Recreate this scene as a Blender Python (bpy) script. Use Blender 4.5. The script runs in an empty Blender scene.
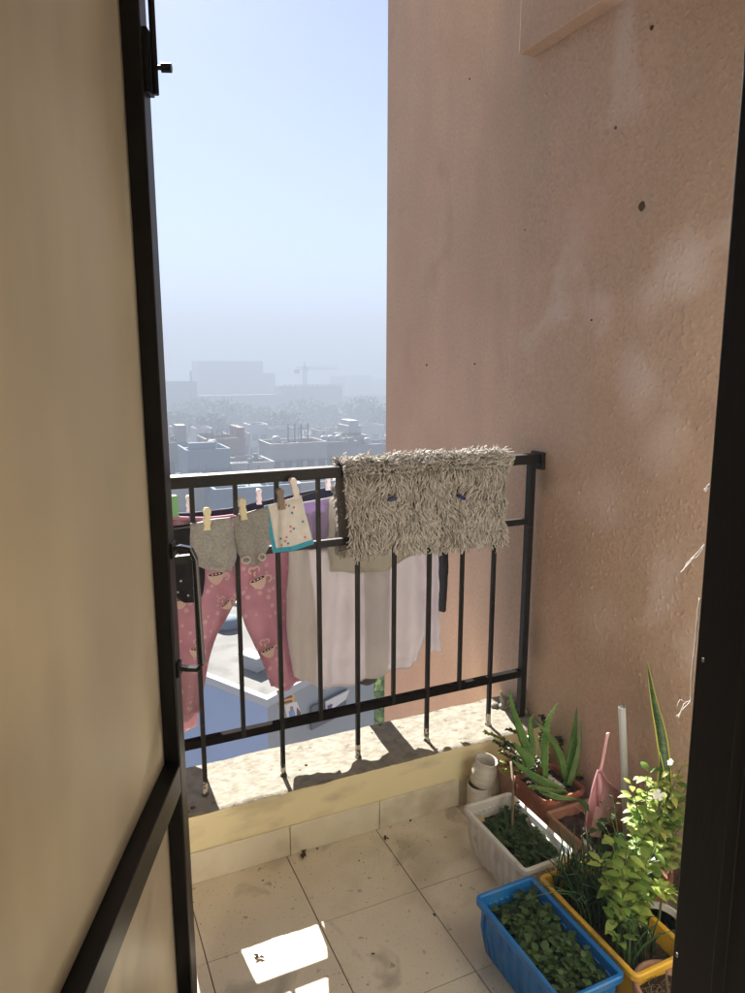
import bpy, math, random
from mathutils import Vector, Matrix, noise
R = math.radians
random.seed(7)
SC = bpy.context.scene
COL = SC.collection

# ------------------------------------------------------------------ camera
F_PX, YAW, PITCH, ROLL = 700.9, 0.4289, 0.1880, 0.0016
CAM = Vector((-0.8524, -1.8333, 1.4793))
fwd = Vector((math.sin(YAW)*math.cos(PITCH), math.cos(YAW)*math.cos(PITCH), -math.sin(PITCH)))
rgt = Vector((math.cos(YAW), -math.sin(YAW), 0)); upv = rgt.cross(fwd)
cr = rgt*math.cos(ROLL)+upv*math.sin(ROLL); cu = -rgt*math.sin(ROLL)+upv*math.cos(ROLL)
cd = bpy.data.cameras.new('camera'); cam = bpy.data.objects.new('camera', cd); COL.objects.link(cam)
m = Matrix((cr, cu, -fwd)).transposed().to_4x4(); m.translation = CAM; cam.matrix_world = m
cd.sensor_fit = 'VERTICAL'; cd.sensor_height = 36; cd.lens = 36*F_PX/993
cd.clip_start = 0.02; cd.clip_end = 9000
SC.camera = cam

# ------------------------------------------------------------------ light
SUN_EL, SUN_AZ = R(36.6), R(3.2)          # azimuth from +y towards +x
w = bpy.data.worlds.new('World'); SC.world = w; w.use_nodes = True
nt = w.node_tree; nt.nodes.clear()
sky = nt.nodes.new('ShaderNodeTexSky'); sky.sky_type = 'NISHITA'; sky.sun_disc = False
sky.sun_elevation = SUN_EL; sky.sun_rotation = SUN_AZ
sky.air_density = 0.33; sky.dust_density = .12; sky.ozone_density = 0
bg = nt.nodes.new('ShaderNodeBackground'); bg.inputs[1].default_value = 0.05
wo = nt.nodes.new('ShaderNodeOutputWorld')
nt.links.new(sky.outputs[0], bg.inputs[0]); nt.links.new(bg.outputs[0], wo.inputs[0])
sl = bpy.data.lights.new('sun', 'SUN'); sl.energy = 5.0; sl.angle = R(0.53); sl.color = (1, .95, .86)
so = bpy.data.objects.new('sun', sl); COL.objects.link(so)
sd = Vector((math.sin(SUN_AZ)*math.cos(SUN_EL), math.cos(SUN_AZ)*math.cos(SUN_EL), math.sin(SUN_EL)))
so.rotation_euler = (-sd).to_track_quat('-Z', 'Y').to_euler(); so.location = (3, 8, 9)
vs = SC.view_settings; vs.view_transform = 'Standard'; vs.look = 'None'; vs.gamma = 1
vs.use_curve_mapping = False; vs.exposure = 2.6
try:
    SC.cycles.max_bounces = 8; SC.cycles.diffuse_bounces = 5; SC.cycles.volume_bounces = 1
    SC.cycles.sample_clamp_indirect = 4; SC.cycles.use_denoising = True
except Exception: pass

# ------------------------------------------------------------------ helpers
def at(x, y, Y=None, X=None, Z=None):
    d = fwd + cr*((x-372.5)/F_PX) - cu*((y-496.5)/F_PX)
    if Y is not None: t = (Y-CAM.y)/d.y
    elif X is not None: t = (X-CAM.x)/d.x
    else: t = (Z-CAM.z)/d.z
    return CAM + d*t

def tag(o, label=None, cat=None, group=None, kind=None):
    if label: o['label'] = label
    if cat: o['category'] = cat
    if group: o['group'] = group
    if kind: o['kind'] = kind
    return o

def empty(name, loc, label, cat, group=None, rz=0):
    o = bpy.data.objects.new(name, None); COL.objects.link(o); o.location = loc
    o.rotation_euler = (0, 0, rz); o.empty_display_size = .05
    bpy.context.view_layer.update()
    return tag(o, label, cat, group)

class MB:
    def __init__(s): s.v = []; s.f = []; s.mi = []; s.cur = 0
    def add(s, vs_, fs):
        b = len(s.v); s.v += [tuple(p) for p in vs_]
        for f in fs: s.f.append(tuple(i+b for i in f)); s.mi.append(s.cur)
    def box(s, x0, x1, y0, y1, z0, z1):
        s.add([(x0,y0,z0),(x1,y0,z0),(x1,y1,z0),(x0,y1,z0),(x0,y0,z1),(x1,y0,z1),(x1,y1,z1),(x0,y1,z1)],
              [(0,3,2,1),(4,5,6,7),(0,1,5,4),(1,2,6,5),(2,3,7,6),(3,0,4,7)])
    def prism(s, pts, z0, z1):          # pts ccw
        n = len(pts)
        s.add([(p[0],p[1],z0) for p in pts]+[(p[0],p[1],z1) for p in pts],
              [tuple(range(n-1,-1,-1)), tuple(range(n,2*n))]+[(i,(i+1)%n,n+(i+1)%n,n+i) for i in range(n)])
    def tube(s, pts, r, n=8, cap=True):
        pts = [Vector(p) for p in pts]; rr = r if isinstance(r, (list, tuple)) else [r]*len(pts)
        a = None; rings = []
        for i, p in enumerate(pts):
            t = (pts[min(i+1,len(pts)-1)]-pts[max(i-1,0)])
            t = t.normalized() if t.length > 1e-9 else Vector((0,0,1))
            if a is None: a = t.orthogonal().normalized()
            else:
                a = a - t*a.dot(t); a = a.normalized() if a.length > 1e-6 else t.orthogonal().normalized()
            b = t.cross(a)
            rings.append([p+(a*math.cos(q*2*math.pi/n)+b*math.sin(q*2*math.pi/n))*rr[i] for q in range(n)])
        vs_ = [v for g in rings for v in g]; fs = []
        for i in range(len(pts)-1):
            for q in range(n):
                fs.append((i*n+q, i*n+(q+1)%n, (i+1)*n+(q+1)%n, (i+1)*n+q))
        if cap: fs += [tuple(range(n-1,-1,-1)), tuple(range((len(pts)-1)*n, len(pts)*n))]
        s.add(vs_, fs)
    def loft(s, loops, close0=False, close1=False):
        n = len(loops[0]); vs_ = [p for l in loops for p in l]; fs = []
        for i in range(len(loops)-1):
            for q in range(n): fs.append((i*n+q, i*n+(q+1)%n, (i+1)*n+(q+1)%n, (i+1)*n+q))
        if close0: fs.append(tuple(range(n-1,-1,-1)))
        if close1: fs.append(tuple(range((len(loops)-1)*n, len(loops)*n)))
        s.add(vs_, fs)
    def lathe(s, prof, c=(0,0,0), n=32, close0=True, close1=False):
        s.loft([[(c[0]+r*math.cos(q*2*math.pi/n), c[1]+r*math.sin(q*2*math.pi/n), c[2]+z) for q in range(n)] for r, z in prof], close0, close1)
    def leaf(s, base, d, L, W, droop=.3, up=None, seg=4, fold=.25, tip=1.6):
        base = Vector(base); d = Vector(d).normalized()
        upn = Vector(up) if up is not None else Vector((0,0,1))
        side = d.cross(upn)
        side = side.normalized() if side.length > 1e-4 else d.orthogonal().normalized()
        nrm = side.cross(d)
        vs_ = []; 
        for i in range(seg+1):
            t = i/seg
            p = base + d*L*t + Vector((0,0,-1))*droop*L*t*t
            w_ = W*.5*math.sin(math.pi*min(1, (t*.92+.06))**(.8))**(1/tip*1.3) if 0 < i < seg else W*.04
            vs_ += [p-side*w_+nrm*fold*w_, p, p+side*w_+nrm*fold*w_]
        fs = []
        for i in range(seg):
            a = i*3; fs += [(a,a+1,a+4,a+3),(a+1,a+2,a+5,a+4)]
        s.add(vs_, fs)
    def build(s, name, mat, parent=None, smooth=False, bevel=0, auto=False):
        me = bpy.data.meshes.new(name)
        me.from_pydata(s.v, [], s.f)
        ms = mat if isinstance(mat, (list, tuple)) else [mat]
        for q in ms: me.materials.append(q)
        if len(ms) > 1: me.polygons.foreach_set('material_index', s.mi)
        if smooth: me.polygons.foreach_set('use_smooth', [True]*len(me.polygons))
        me.update()
        o = bpy.data.objects.new(name, me); COL.objects.link(o)
        if parent is not None:
            o.parent = parent; o.matrix_parent_inverse = Matrix.Identity(4)
            # geometry is given in world space; bring it into the parent's space
            pm = Matrix.LocRotScale(parent.location, parent.rotation_euler, None)
            pp = parent.parent
            while pp is not None:
                pm = Matrix.LocRotScale(pp.location, pp.rotation_euler, None) @ pm; pp = pp.parent
            if not getattr(s, 'local', False): me.transform(pm.inverted())
        if bevel:
            b = o.modifiers.new('bevel', 'BEVEL'); b.width = bevel; b.segments = 2; b.limit_method = 'ANGLE'
        return o

# ------------------------------------------------------------------ materials
def N(nt, t, **k):
    n = nt.nodes.new(t)
    for a, b in k.items(): setattr(n, a, b)
    return n
def mat_(name, col, rough=.6, col2=None, scale=8, bump=0, bscale=60, metal=0, detail=6, ramp=(.35,.65), spec=.5, trans=0, island=0, stretch=(1,1,1), bdist=.002, dirt=None, dsc=9, dlo=.52, dhi=.68, damt=.6):
    m = bpy.data.materials.new(name); m.use_nodes = True; nt = m.node_tree
    bs = nt.nodes['Principled BSDF']; out = nt.nodes['Material Output']
    bs.inputs['Roughness'].default_value = rough; bs.inputs['Metallic'].default_value = metal
    bs.inputs['Specular IOR Level'].default_value = spec
    tc = N(nt, 'ShaderNodeTexCoord'); mp = N(nt, 'ShaderNodeMapping'); mp.inputs['Scale'].default_value = stretch
    nt.links.new(tc.outputs['Object'], mp.inputs[0])
    c = (*col, 1)
    src = None
    if col2 is not None:
        no = N(nt, 'ShaderNodeTexNoise'); no.inputs['Scale'].default_value = scale; no.inputs['Detail'].default_value = detail
        nt.links.new(mp.outputs[0], no.inputs[0])
        rp = N(nt, 'ShaderNodeValToRGB'); rp.color_ramp.elements[0].position = ramp[0]; rp.color_ramp.elements[1].position = ramp[1]
        rp.color_ramp.elements[0].color = c; rp.color_ramp.elements[1].color = (*col2, 1)
        if island:
            ge = N(nt, 'ShaderNodeNewGeometry'); mx = N(nt, 'ShaderNodeMath', operation='MULTIPLY_ADD')
            mx.inputs[1].default_value = island; nt.links.new(ge.outputs['Random Per Island'], mx.inputs[0])
            mm = N(nt, 'ShaderNodeMath', operation='MULTIPLY'); mm.inputs[1].default_value = 1-island
            nt.links.new(no.outputs[0], mm.inputs[0]); nt.links.new(mm.outputs[0], mx.inputs[2])
            nt.links.new(mx.outputs[0], rp.inputs[0])
        else: nt.links.new(no.outputs[0], rp.inputs[0])
        src = rp.outputs[0]; nt.links.new(src, bs.inputs['Base Color'])
    else: bs.inputs['Base Color'].default_value = c
    if dirt is not None:
        dn_ = N(nt, 'ShaderNodeTexNoise'); dn_.inputs['Scale'].default_value = dsc; dn_.inputs['Detail'].default_value = 8
        nt.links.new(mp.outputs[0], dn_.inputs[0])
        dr = N(nt, 'ShaderNodeValToRGB'); dr.color_ramp.elements[0].position = dlo; dr.color_ramp.elements[1].position = dhi
        dr.color_ramp.elements[0].color = (0,0,0,1); dr.color_ramp.elements[1].color = (damt,damt,damt,1); nt.links.new(dn_.outputs[0], dr.inputs[0])
        dm = N(nt, 'ShaderNodeMixRGB'); nt.links.new(dr.outputs[0], dm.inputs[0])
        if src: nt.links.new(src, dm.inputs[1])
        else: dm.inputs[1].default_value = c
        dm.inputs[2].default_value = (*dirt, 1); src = dm.outputs[0]; nt.links.new(src, bs.inputs['Base Color'])
    if bump:
        nb = N(nt, 'ShaderNodeTexNoise'); nb.inputs['Scale'].default_value = bscale; nb.inputs['Detail'].default_value = 5
        nt.links.new(mp.outputs[0], nb.inputs[0])
        bp = N(nt, 'ShaderNodeBump'); bp.inputs['Strength'].default_value = bump; bp.inputs['Distance'].default_value = bdist
        nt.links.new(nb.outputs[0], bp.inputs['Height']); nt.links.new(bp.outputs[0], bs.inputs['Normal'])
    if trans:
        tr = N(nt, 'ShaderNodeBsdfTranslucent'); mx = N(nt, 'ShaderNodeMixShader'); mx.inputs[0].default_value = trans
        if src: nt.links.new(src, tr.inputs[0])
        else: tr.inputs[0].default_value = c
        nt.links.new(bs.outputs[0], mx.inputs[1]); nt.links.new(tr.outputs[0], mx.inputs[2]); nt.links.new(mx.outputs[0], out.inputs[0])
    m['bs'] = 1
    return m

def plaster_material(name, rough_bump):
    m = bpy.data.materials.new(name); m.use_nodes = True; nt = m.node_tree; L = nt.links.new
    bs = nt.nodes['Principled BSDF']; bs.inputs['Roughness'].default_value = .8; bs.inputs['Specular IOR Level'].default_value = .25
    tc = N(nt, 'ShaderNodeTexCoord')
    def noise_(sc, det=5, st=(1,1,1), dist=0):
        mp = N(nt, 'ShaderNodeMapping'); mp.inputs['Scale'].default_value = st; L(tc.outputs['Object'], mp.inputs[0])
        n = N(nt, 'ShaderNodeTexNoise'); n.inputs['Scale'].default_value = sc; n.inputs['Detail'].default_value = det; n.inputs['Distortion'].default_value = dist
        L(mp.outputs[0], n.inputs[0]); return n.outputs[0]
    def ramp(src, a, b, c0, c1):
        r = N(nt, 'ShaderNodeValToRGB'); r.color_ramp.elements[0].position = a; r.color_ramp.elements[1].position = b
        r.color_ramp.elements[0].color = (*c0, 1); r.color_ramp.elements[1].color = (*c1, 1); L(src, r.inputs[0]); return r.outputs[0]
    def mix(fac, a, b, mode='MIX'):
        x = N(nt, 'ShaderNodeMixRGB', blend_type=mode)
        for i, s in ((0, fac), (1, a), (2, b)):
            if isinstance(s, float): x.inputs[i].default_value = s
            elif isinstance(s, tuple): x.inputs[i].default_value = (*s, 1)
            else: L(s, x.inputs[i])
        return x.outputs[0]
    base = ramp(noise_(2.2, 6), .3, .7, (.435, .295, .215), (.50, .35, .262))
    streak = ramp(noise_(3.0, 6, (1, 3, .8)), .40, .70, (0,0,0), (.6,.6,.6))
    c = mix(streak, base, (.42, .30, .228))
    fine = ramp(noise_(90, 3), .3, .7, (.9,.9,.9), (1.06,1.06,1.06))
    c = mix(1.0, c, fine, 'MULTIPLY')
    # pale salt bloom in wide patches
    bloom = ramp(noise_(2.6, 7, (1, 1, .8), .6), .56, .66, (0,0,0), (.5,.5,.5))
    if rough_bump: c = mix(bloom, c, (.62, .50, .46))
    if rough_bump:
        pn = noise_(9, 6)
        for (px, py, rad, col, amt) in ((680,268,.085,(.66,.55,.51),.55),(648,300,.07,(.62,.50,.45),.35),(640,385,.09,(.64,.53,.49),.5),(668,440,.08,(.62,.50,.46),.45),(610,500,.08,(.60,.48,.42),.35),(600,620,.09,(.60,.48,.43),.35),
                                        (560,560,.12,(.33,.22,.16),.40),(535,640,.07,(.26,.18,.14),.5),(545,480,.05,(.22,.16,.13),.5),(640,690,.13,(.36,.25,.19),.45),(610,400,.10,(.42,.27,.19),.35),(600,200,.14,(.50,.31,.23),.4),(700,560,.12,(.42,.30,.23),.4)):
            q = at(px, py, X=WX); dv = N(nt, 'ShaderNodeVectorMath', operation='DISTANCE'); dv.inputs[1].default_value = (-.003, q.y, q.z); L(tc.outputs['Object'], dv.inputs[0])
            ma = N(nt, 'ShaderNodeMath', operation='MULTIPLY_ADD'); ma.inputs[1].default_value = rad*1.6; L(pn, ma.inputs[0]); L(dv.outputs['Value'], ma.inputs[2])
            c = mix(ramp(ma.outputs[0], max(.01, rad*1.1), rad*2.2, (amt,)*3, (0,0,0)), c, col)
    # brown damp stains
    st = ramp(noise_(3.1, 7, (1, 1.4, 1.0), .3), .60, .74, (0,0,0), (.45,.45,.45))
    c = mix(st, c, (.33, .21, .15))
    gr = ramp(noise_(240, 2), .72, .78, (0,0,0), (.5,.5,.5)); c = mix(gr, c, (.22, .16, .13))
    L(c, bs.inputs['Base Color'])
    # plaster splatter
    v = N(nt, 'ShaderNodeTexVoronoi'); v.inputs['Scale'].default_value = 78
    mp = N(nt, 'ShaderNodeMapping'); mp.inputs['Scale'].default_value = (1, 1.1, .55); L(tc.outputs['Object'], mp.inputs[0])
    wn = N(nt, 'ShaderNodeTexNoise'); wn.inputs['Scale'].default_value = 30; wn.inputs['Detail'].default_value = 4
    L(mp.outputs[0], wn.inputs[0])
    ad = N(nt, 'ShaderNodeVectorMath', operation='MULTIPLY_ADD'); ad.inputs[1].default_value = (.03,.03,.03)
    L(wn.outputs[1], ad.inputs[0]); L(mp.outputs[0], ad.inputs[2]); L(ad.outputs[0], v.inputs[0])
    h1 = ramp(v.outputs['Distance'], .12, .42, (1,1,1), (0,0,0))
    sel = ramp(v.outputs['Color'], .55, .62, (0,0,0), (1,1,1))
    h1 = mix(1.0, h1, sel, 'MULTIPLY')
    h2 = noise_(320, 5)
    h3 = mix(.6, noise_(50, 4), h2)
    bp = N(nt, 'ShaderNodeBump'); bp.inputs['Strength'].default_value = .8 if rough_bump else .6
    bp.inputs['Distance'].default_value = .002 if rough_bump else .003
    L(h3, bp.inputs['Height']); L(bp.outputs[0], bs.inputs['Normal'])
    return m

M = {}
WX = .66            # face of the pink side wall
M['plaster'] = plaster_material('rough_pink_plaster', True)
M['plaster_smooth'] = plaster_material('smooth_pink_plaster', False)
M['iron'] = mat_('black_painted_iron', (.006,.0055,.006), .5, (.013,.010,.009), 14, .4, 90, spec=.3, dirt=(.05,.028,.018), dsc=60, dlo=.62, dhi=.68, damt=.7)
M['door'] = mat_('dark_door_steel', (.0045,.0045,.007), .35, (.010,.008,.008), 9, .12, 60, spec=.25)
M['jamb'] = mat_('dark_brown_jamb', (.008,.0055,.004), .5, (.013,.009,.0065), 6, .25, 120, spec=.12, stretch=(1,1,.15))
M['sheet'] = mat_('beige_door_sheet', (.50,.45,.37), .36, (.64,.575,.46), 2.2, .1, 5, stretch=(1,1,.5), trans=.3, dirt=(.27,.22,.17), dsc=2.6, dlo=.45, dhi=.75, damt=.6, bdist=.01)
M['sill'] = mat_('worn_white_sill', (.17,.155,.12), .9, (.26,.24,.20), 34, .9, 55, ramp=(.3,.62), bdist=.004, dirt=(.07,.05,.033), dsc=24, dlo=.62, dhi=.70, damt=.7)
M['cream'] = mat_('cream_painted_plaster', (.82,.74,.48), .7, (.84,.76,.52), 5, .3, 40, dirt=(.36,.30,.20), dsc=5, damt=.45, stretch=(1,1,2.5))
M['skirt'] = mat_('skirting_tile', (.70,.65,.52), .45, (.76,.72,.60), 10, .06, 20, dirt=(.36,.30,.20), dsc=7, damt=.45)
M['grout'] = mat_('grout', (.16,.13,.10), .9)
M['mat'] = mat_('mat_chenille', (.36,.34,.32), .95, (.64,.61,.585), 12, 0, island=.8, ramp=(.1,.9))
M['mat_base'] = mat_('mat_backing', (.20,.18,.165), .95)
M['navy'] = mat_('navy_cloth', (.012,.014,.035), .9, (.02,.022,.05), 30, .4, 300, trans=.05)
M['black_cloth'] = mat_('black_cloth', (.008,.008,.012), .9, (.014,.014,.02), 30, .4, 300)
M['grey_cloth'] = mat_('grey_marl_cloth', (.29,.295,.30), .95, (.40,.405,.41), 160, .5, 400, trans=.15)
M['sheer'] = mat_('white_lavender_cloth', (.64,.60,.65), .9, (.71,.68,.70), 4, .2, 300, trans=.24)
M['lavender'] = mat_('lavender_cloth', (.38,.30,.50), .9, (.44,.36,.56), 9, .2, 300, trans=.35)
M['cream_cloth'] = mat_('cream_cloth', (.60,.57,.51), .9, (.66,.63,.57), 9, .3, 300, trans=.25)
M['white_cloth'] = mat_('white_terry', (.66,.64,.62), .95, (.72,.70,.68), 40, .4, 300, trans=.2)
M['aqua'] = mat_('blue_cloth_border', (.05,.38,.60), .9, None)
M['mug'] = mat_('mug_print', (.62,.46,.44), .9)
M['mugdark'] = mat_('mug_print_dark', (.04,.02,.02), .9)
M['pinkprint'] = mat_('pink_print', (.70,.16,.28), .9)
M['tealprint'] = mat_('teal_print', (.04,.26,.38), .9)
M['ivory'] = mat_('ivory_plastic', (.78,.72,.52), .4, trans=.1)
M['brownpeg'] = mat_('brown_plastic', (.25,.19,.15), .5)
M['whitepeg'] = mat_('white_plastic', (.80,.74,.76), .4)
M['greenpeg'] = mat_('green_plastic', (.25,.55,.25), .4)
M['navypeg'] = mat_('navy_plastic', (.015,.02,.12), .4)
M['rope'] = mat_('white_rope', (.62,.60,.56), .9)
M['dgrope'] = mat_('dark_rope', (.08,.08,.09), .9)
M['whiteplanter'] = mat_('white_planter_plastic', (.56,.56,.55), .45, (.64,.64,.62), 12, .1, 30, dirt=(.30,.26,.20), dsc=14)
M['blueplanter'] = mat_('blue_planter_plastic', (.006,.13,.42), .42, (.01,.17,.50), 10, .05, 30, dirt=(.10,.16,.24), dsc=18, damt=.45)
M['yellowplanter'] = mat_('yellow_planter_plastic', (.62,.36,.03), .45, (.70,.42,.05), 10, .05, 30, dirt=(.22,.15,.06), dsc=16, damt=.55)
M['terracotta'] = mat_('terracotta', (.22,.075,.045), .75, (.32,.12,.07), 14, .4, 60, dirt=(.30,.24,.20), dsc=16)
M['brownplanter'] = mat_('brown_planter_plastic', (.26,.15,.08), .6, (.33,.20,.12), 14, .2, 60, dirt=(.12,.09,.06), dsc=16)
M['palepot'] = mat_('pale_clay', (.36,.20,.14), .8, (.44,.27,.20), 14, .3, 60)
M['soil'] = mat_('dark_soil', (.022,.015,.010), 1, (.055,.038,.026), 40, 1, 90, bdist=.008)
M['cup'] = mat_('stained_white_ceramic', (.48,.45,.40), .5, (.60,.57,.52), 18, .4, 40, stretch=(1,1,4))
M['pinkplastic'] = mat_('pink_plastic', (.86,.52,.61), .4, (.88,.56,.64), 6, trans=.1)
M['pvc'] = mat_('grey_pvc', (.52,.54,.58), .35)
M['wood'] = mat_('stick_wood', (.12,.085,.05), .8, (.19,.14,.09), 30)
M['aloe'] = mat_('aloe_green', (.07,.19,.045), .42, (.13,.27,.07), 26, .25, 60, trans=.12, dirt=(.22,.24,.12), dsc=70, dlo=.58, dhi=.66, damt=.6, bdist=.004)
M['herb'] = mat_('herb_green', (.022,.055,.018), .6, (.07,.13,.045), 40, island=.7, ramp=(.15,.85), trans=.3)
M['mint'] = mat_('mint_green', (.014,.045,.014), .5, (.09,.16,.055), 40, island=.85, ramp=(.15,.85), trans=.3, dirt=(.16,.12,.04), dsc=60, dlo=.62, dhi=.68, damt=.3)
M['onion'] = mat_('onion_green', (.02,.06,.02), .45, (.05,.12,.04), 20, island=.6, ramp=(.2,.8), trans=.15)
M['lime'] = mat_('lime_leaf', (.10,.21,.035), .5, (.38,.50,.12), 30, island=.8, ramp=(.15,.85), trans=.4, dirt=(.30,.22,.07), dsc=45, dlo=.6, dhi=.68, damt=.6)
M['yellowleaf'] = mat_('yellow_leaf', (.30,.36,.08), .5, (.52,.52,.16), 30, island=.7, ramp=(.15,.85), trans=.4)
M['brightleaf'] = mat_('bright_leaf', (.12,.24,.04), .5, (.48,.58,.20), 30, island=.8, ramp=(.15,.85), trans=.4)
M['darkleaf'] = mat_('dark_leaf', (.015,.045,.012), .4, (.045,.10,.03), 30, island=.7, ramp=(.15,.85), trans=.2)
M['snake'] = mat_('snake_leaf', (.02,.055,.018), .45, (.07,.13,.045), 30, stretch=(1,1,5))
M['snake_edge'] = mat_('snake_edge', (.42,.40,.08), .5)
M['petal'] = mat_('white_petal', (.85,.84,.86), .5, trans=.3)
M['stem'] = mat_('green_stem', (.10,.13,.04), .7)
M['debris'] = mat_('dry_leaf_bits', (.05,.03,.015), .9, (.10,.07,.035), 40)
M['thread'] = mat_('white_thread', (.80,.78,.80), .8)
M['concrete'] = mat_('roof_concrete', (.13,.13,.125), .9, (.19,.185,.175), 1.2, .4, 5, detail=8, bdist=.02, dirt=(.085,.08,.075), dsc=2.5, damt=.7)
M['bluewall'] = mat_('blue_painted_wall', (.26,.35,.54), .8, (.285,.375,.57), .8)
M['greywall'] = mat_('grey_painted_wall', (.26,.28,.30), .8, (.30,.32,.33), .8)
M['whitetrim'] = mat_('white_trim', (.38,.40,.43), .8)
M['ground'] = mat_('dusty_ground', (.16,.14,.11), 1, (.24,.21,.17), .02, detail=8)
M['citywall'] = mat_('city_wall_pale', (.24,.235,.23), .9, (.30,.29,.28), .2)
M['citywall2'] = mat_('city_wall_grey', (.15,.155,.165), .9, (.19,.19,.20), .2)
M['citywall3'] = mat_('city_wall_brick', (.19,.14,.12), .9, (.24,.18,.15), .2)
M['citywall4'] = mat_('city_wall_blue', (.12,.16,.21), .9, (.15,.19,.24), .2)
M['cityglass'] = mat_('city_window', (.05,.06,.07), .3)
M['tank'] = mat_('water_tank', (.32,.33,.34), .6)
M['tankblack'] = mat_('black_tank', (.04,.04,.05), .6)
M['crane'] = mat_('crane_steel', (.20,.13,.05), .6)
M['treefar'] = mat_('far_tree_leaves', (.03,.055,.02), .9, (.08,.11,.04), 1, island=.6, ramp=(.2,.8))
M['bark'] = mat_('bark', (.10,.07,.05), .9)

# floor tile material with stains; tile joints follow the real grid
def floor_material():
    m = bpy.data.materials.new('cream_floor_tiles'); m.use_nodes = True; nt = m.node_tree; L = nt.links.new
    bs = nt.nodes['Principled BSDF']; bs.inputs['Roughness'].default_value = .5
    tc = N(nt, 'ShaderNodeTexCoord')
    def noise_(sc, det=6, dist=0):
        n = N(nt, 'ShaderNodeTexNoise'); n.inputs['Scale'].default_value = sc; n.inputs['Detail'].default_value = det; n.inputs['Distortion'].default_value = dist
        L(tc.outputs['Object'], n.inputs[0]); return n.outputs[0]
    def ramp(s, a, b, c0, c1):
        r = N(nt, 'ShaderNodeValToRGB'); r.color_ramp.elements[0].position = a; r.color_ramp.elements[1].position = b
        r.color_ramp.elements[0].color = (*c0,1); r.color_ramp.elements[1].color = (*c1,1); L(s, r.inputs[0]); return r.outputs[0]
    def mix(f, a, b, mode='MIX'):
        x = N(nt, 'ShaderNodeMixRGB', blend_type=mode)
        for i, s in ((0,f),(1,a),(2,b)):
            if isinstance(s, float): x.inputs[i].default_value = s
            elif isinstance(s, tuple): x.inputs[i].default_value = (*s,1)
            else: L(s, x.inputs[i])
        return x.outputs[0]
    c = ramp(noise_(5), .3, .7, (.66,.60,.49), (.74,.68,.57))
    c = mix(ramp(noise_(3.2, 8, .4), .5, .68, (0,0,0), (.65,.65,.65)), c, (.34,.305,.225))
    c = mix(ramp(noise_(5.5, 9, .8), .58, .70, (0,0,0), (.55,.55,.55)), c, (.22,.20,.15))
    c = mix(ramp(noise_(130, 3), .62, .72, (0,0,0), (.5,.5,.5)), c, (.30,.25,.18))
    c = mix(ramp(noise_(30, 4), .66, .72, (0,0,0), (.6,.6,.6)), c, (.17,.13,.09))
    L(c, bs.inputs['Base Color'])
    bp = N(nt, 'ShaderNodeBump'); bp.inputs['Strength'].default_value = .2; bp.inputs['Distance'].default_value = .001
    L(noise_(60), bp.inputs['Height']); L(bp.outputs[0], bs.inputs['Normal'])
    return m
M['tile'] = floor_material()

# pink pyjama cloth with paler dots and stars
def pink_material():
    m = mat_('pink_printed_cloth', (.45,.25,.32), .9, (.50,.29,.36), 12, .2, 300)
    nt = m.node_tree; L = nt.links.new; bs = nt.nodes['Principled BSDF']
    src = bs.inputs['Base Color'].links[0].from_socket
    tc = N(nt, 'ShaderNodeTexCoord')
    v = N(nt, 'ShaderNodeTexVoronoi'); v.inputs['Scale'].default_value = 36; v.inputs['Randomness'].default_value = .8
    mp = N(nt, 'ShaderNodeMapping'); mp.inputs['Scale'].default_value = (1, .05, 1)
    L(tc.outputs['Object'], mp.inputs[0]); L(mp.outputs[0], v.inputs[0])
    r = N(nt, 'ShaderNodeValToRGB'); r.color_ramp.elements[0].position = .26; r.color_ramp.elements[1].position = .31
    r.color_ramp.elements[0].color = (.75,.75,.75,1); r.color_ramp.elements[1].color = (0,0,0,1); L(v.outputs['Distance'], r.inputs[0])
    x = N(nt, 'ShaderNodeMixRGB'); L(r.outputs[0], x.inputs[0]); L(src, x.inputs[1]); x.inputs[2].default_value = (.62,.45,.47,1)
    tr = N(nt, 'ShaderNodeBsdfTranslucent'); mx = N(nt, 'ShaderNodeMixShader'); mx.inputs[0].default_value = .25
    L(x.outputs[0], bs.inputs['Base Color']); L(x.outputs[0], tr.inputs[0])
    L(bs.outputs[0], mx.inputs[1]); L(tr.outputs[0], mx.inputs[2]); L(mx.outputs[0], nt.nodes['Material Output'].inputs[0])
    return m
M['pink'] = pink_material()

# ================================================================== SETTING
WX = .66            # face of the pink side wall
SH = .217           # parapet height
GZ = -28.0          # street level below the balcony floor
b = MB(); b.box(-3500, 3500, -600, 5000, GZ-.5, GZ); tag(b.build('ground', M['ground']), kind='structure')

# floor: individual tiles over grout bed, one setting object
b = MB(); b.cur = 1; b.box(-1.3, WX, -1.2, 0.0, -.03, -.004)
b.cur = 0
ty = [0.0, -.2893, -.5893, -.8893, -1.1893]
for i in range(-5, 3):
    for j in range(4):
        x0, x1 = max(-1.3, i*.3)+.0015, min(WX, (i+1)*.3)-.0015
        if x1 > x0: b.box(x0, x1, ty[j+1]+.0011, ty[j]-(.0011 if j else 0), -.02, random.uniform(-.0004, .0004))
tag(b.build('floor', [M['tile'], M['grout']]), kind='structure')
b = MB(); b.box(-1.6, 1.2, -4.2, -1.2, -.04, .0); tag(b.build('room_floor', M['tile']), kind='structure')
b = MB(); b.box(-1.3, WX, -1.2, .25, 2.9, 3.05); tag(b.build('ceiling', M['cream']), kind='structure')
b = MB(); b.box(-1.6, 1.2, -4.2, -1.32, 2.7, 2.85); tag(b.build('room_ceiling', M['cream']), kind='structure')
rw = mat_('room_wall_paint', (.74,.70,.60), .8, (.78,.74,.64), 3)
b = MB(); b.box(-1.72, -1.6, -4.2, -1.32, 0, 2.7); b.box(1.2, 1.32, -4.2, -1.32, 0, 2.7); b.box(-1.6, 1.2, -4.32, -4.2, 0, 2.7)
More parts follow.
